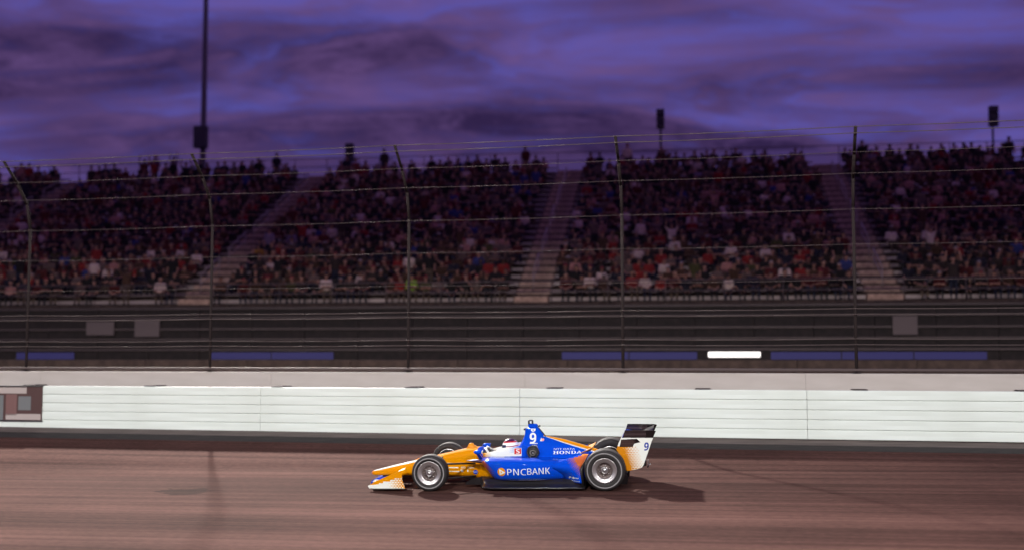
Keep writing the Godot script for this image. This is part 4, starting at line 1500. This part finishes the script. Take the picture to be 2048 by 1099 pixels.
	# suspension
	for s: float in [-1.0, 1.0]:
		for l: Array in [
			[v3(0.02, 0.455, 0.80), v3(0.70, 0.392, 0.262), 0.017], [v3(0.0, 0.455, 0.80), v3(-0.32, 0.40, 0.155), 0.015],
			[v3(0.02, 0.185, 0.80), v3(0.70, 0.165, 0.262), 0.017], [v3(0.0, 0.185, 0.80), v3(-0.32, 0.175, 0.155), 0.015],
			[v3(0.02, 0.21, 0.74), v3(0.08, 0.50, 0.175), 0.013], [v3(-0.10, 0.33, 0.78), v3(-0.20, 0.30, 0.165), 0.012],
			[v3(3.07, 0.50, 0.72), v3(2.78, 0.46, 0.20), 0.017], [v3(3.07, 0.50, 0.72), v3(3.36, 0.40, 0.12), 0.015],
			[v3(3.07, 0.20, 0.72), v3(2.72, 0.19, 0.24), 0.017], [v3(3.07, 0.20, 0.72), v3(3.40, 0.22, 0.12), 0.015],
			[v3(3.07, 0.352, 0.70), v3(3.07, 0.33, 0.12), 0.025]]:
			var a: Vector3 = l[0]
			var b: Vector3 = l[1]
			put(car, "suspension_arm", tube_mesh(Vector3(a.x, a.y, a.z * s), Vector3(b.x, b.y, b.z * s), l[2]), M.carbon_matt)
	for s: float in [1.0, -1.0]:
		make_wheel(car, 0.0, 0.318, 0.98, 0.27, s, false)
		make_wheel(car, 3.07, 0.352, 0.98, 0.37, s, true)


# ---------------------------------------------------------------- the driver
func build_driver() -> void:
	var car: Node3D = get_node("racing_car")
	var d := node("person", "racing driver in striped helmet seated low in the open-wheel car", "person")
	d.transform = car.transform * at(1.31, 0.0, 0.0)
	# lying back in the seat, arms forward to the wheel; forward is -x
	var b := []
	var hip := v3(-0.18, 0.18, 0)
	for s: float in [-1.0, 1.0]:
		b.append([hip + v3(0, 0.0, 0.07 * s), v3(0.06, 0.42, 0.085 * s), 0.11, 0.12, "suit"])
		b.append([v3(0.05, 0.44, 0.17 * s), v3(-0.12, 0.36, 0.21 * s), 0.058, 0.047, "suit"])
		b.append([v3(-0.12, 0.36, 0.21 * s), v3(-0.36, 0.50, 0.14 * s), 0.045, 0.034, "suit"])
		b.append([v3(-0.36, 0.50, 0.14 * s), v3(-0.405, 0.545, 0.125 * s), 0.036, 0.034, "glove"])
		for k in 4:
			var o := v3(-0.41 + 0.012 * k, 0.565 - 0.02 * k, 0.13 * s)
			b.append([o, o + v3(-0.03, 0.004, -0.022 * s), 0.0125, 0.0105, "glove"])
			b.append([o + v3(-0.03, 0.004, -0.022 * s), o + v3(-0.012, 0.0, -0.045 * s), 0.0105, 0.009, "glove"])
		b.append([v3(-0.385, 0.55, 0.11 * s), v3(-0.39, 0.58, 0.085 * s), 0.013, 0.011, "glove"])
		b.append([hip + v3(-0.02, 0, 0.09 * s), v3(-0.62, 0.32, 0.10 * s), 0.09, 0.065, "suit"])
		b.append([v3(-0.62, 0.32, 0.10 * s), v3(-1.02, 0.24, 0.08 * s), 0.06, 0.045, "suit"])
		b.append([v3(-1.04, 0.23, 0.08 * s), v3(-1.08, 0.32, 0.08 * s), 0.04, 0.035, "boot"])
	b.append([v3(0.05, 0.47, -0.14), v3(0.05, 0.47, 0.14), 0.075, 0.075, "suit"])
	b.append([v3(0.04, 0.50, 0), v3(0.02, 0.58, 0), 0.06, 0.06, "skin"])
	b.append([v3(0.03, 0.67, 0), v3(-0.03, 0.64, 0), 0.085, 0.07, "skin"])
	var mesh := figure(b, 0.014, 0.03, ["skin", "suit", "glove", "boot"])
	var body := MeshInstance3D.new()
	body.name = "body"
	body.mesh = mesh
	d.add_child(body)
	for i in 4:
		body.set_surface_override_material(i, [M.skin_a, mat("race_suit", Color8(20, 60, 170), 0.85), M.carbon_matt, M.carbon_matt][i])
	# helmet: shell, visor, painted bands
	var hl := Node3D.new()
	hl.name = "helmet"
	d.add_child(hl)
	hl.position = Vector3(0.0, 0.665, 0)
	var im := Image.create(256, 256, false, Image.FORMAT_RGB8)
	im.fill(Color8(240, 238, 234))
	var P := func(pts: Array, c: Color) -> void:
		var o := PackedVector2Array()
		for p: Vector2 in pts: o.append(Vector2((p.x + 0.2) / 0.4 * 256, (0.2 - p.y) / 0.4 * 256))
		fill_poly(im, o, c)
	P.call([Vector2(-0.2, 0.2), Vector2(0.2, 0.2), Vector2(0.2, 0.115), Vector2(0.06, 0.098), Vector2(-0.2, 0.085)], Color8(60, 16, 60))
	P.call([Vector2(-0.2, 0.085), Vector2(0.06, 0.098), Vector2(0.2, 0.09), Vector2(0.2, 0.075), Vector2(0.04, 0.075), Vector2(-0.2, 0.06)], Color8(190, 30, 40))
	P.call([Vector2(-0.2, 0.0), Vector2(0.02, 0.012), Vector2(0.16, 0.03), Vector2(0.2, 0.02), Vector2(0.2, 0.008), Vector2(0.0, -0.004), Vector2(-0.2, -0.012)], Color8(150, 30, 70))
	P.call([Vector2(-0.2, -0.02), Vector2(-0.06, -0.015), Vector2(-0.04, -0.2), Vector2(-0.2, -0.2)], Color8(30, 40, 120))
	P.call([Vector2(-0.06, -0.012), Vector2(0.04, -0.006), Vector2(0.02, -0.08), Vector2(-0.05, -0.075)], Color8(50, 160, 235))
	P.call([Vector2(0.045, -0.01), Vector2(0.13, 0.0), Vector2(0.13, -0.08), Vector2(0.03, -0.07)], Color8(235, 120, 40))
	P.call([Vector2(-0.2, -0.085), Vector2(0.2, -0.085), Vector2(0.2, -0.2), Vector2(-0.2, -0.2)], Color8(30, 30, 60))
	var hm := mat("helmet_paint", Color(1, 1, 1), 0.35, 0.0, 0.8)
	hm.albedo_texture = ImageTexture.create_from_image(im)
	var st := stn()
	var rings := []
	for i in 13:
		var u := PI * i / 12
		var r := PackedVector3Array()
		for k in 24:
			var t := TAU * k / 24
			var p := Vector3(-cos(t) * sin(u) * 0.150, cos(u) * 0.138, sin(t) * sin(u) * 0.122)
			if p.y < -0.02: p.x *= 0.92 if p.x > 0 else 1.0
			if p.y < -0.06 and p.x < 0: p.x -= 0.012
			r.append(p)
		rings.append(r)
	loft(st, rings)
	var shell := done(st)
	# texture runs over the helmet's own side view
	var arr := shell.surface_get_arrays(0)
	var uv := PackedVector2Array()
	for p: Vector3 in arr[Mesh.ARRAY_VERTEX]: uv.append(Vector2((p.x + 0.2) / 0.4, (0.2 - p.y) / 0.4))
	arr[Mesh.ARRAY_TEX_UV] = uv
	var sm := ArrayMesh.new()
	sm.add_surface_from_arrays(Mesh.PRIMITIVE_TRIANGLES, arr)
	put(hl, "shell", sm, hm)
	st = stn()
	rings = []
	for i in 5:
		var y := lerpf(-0.055, 0.03, i / 4.0)
		var r := PackedVector3Array()
		for k in 13:
			var t := lerpf(-1.15, 1.15, k / 12.0)
			var rad := sqrt(maxf(0.0, 1.0 - pow(y / 0.138, 2)))
			r.append(Vector3(-cos(t) * (rad * 0.150 + 0.010), y, sin(t) * (rad * 0.122 + 0.010)))
		rings.append(r)
	loft(st, rings, false, false, false)
	put(hl, "visor", done(st), mat("visor", lin(0.02, 0.03, 0.09), 0.08, 0.0, 1.0))
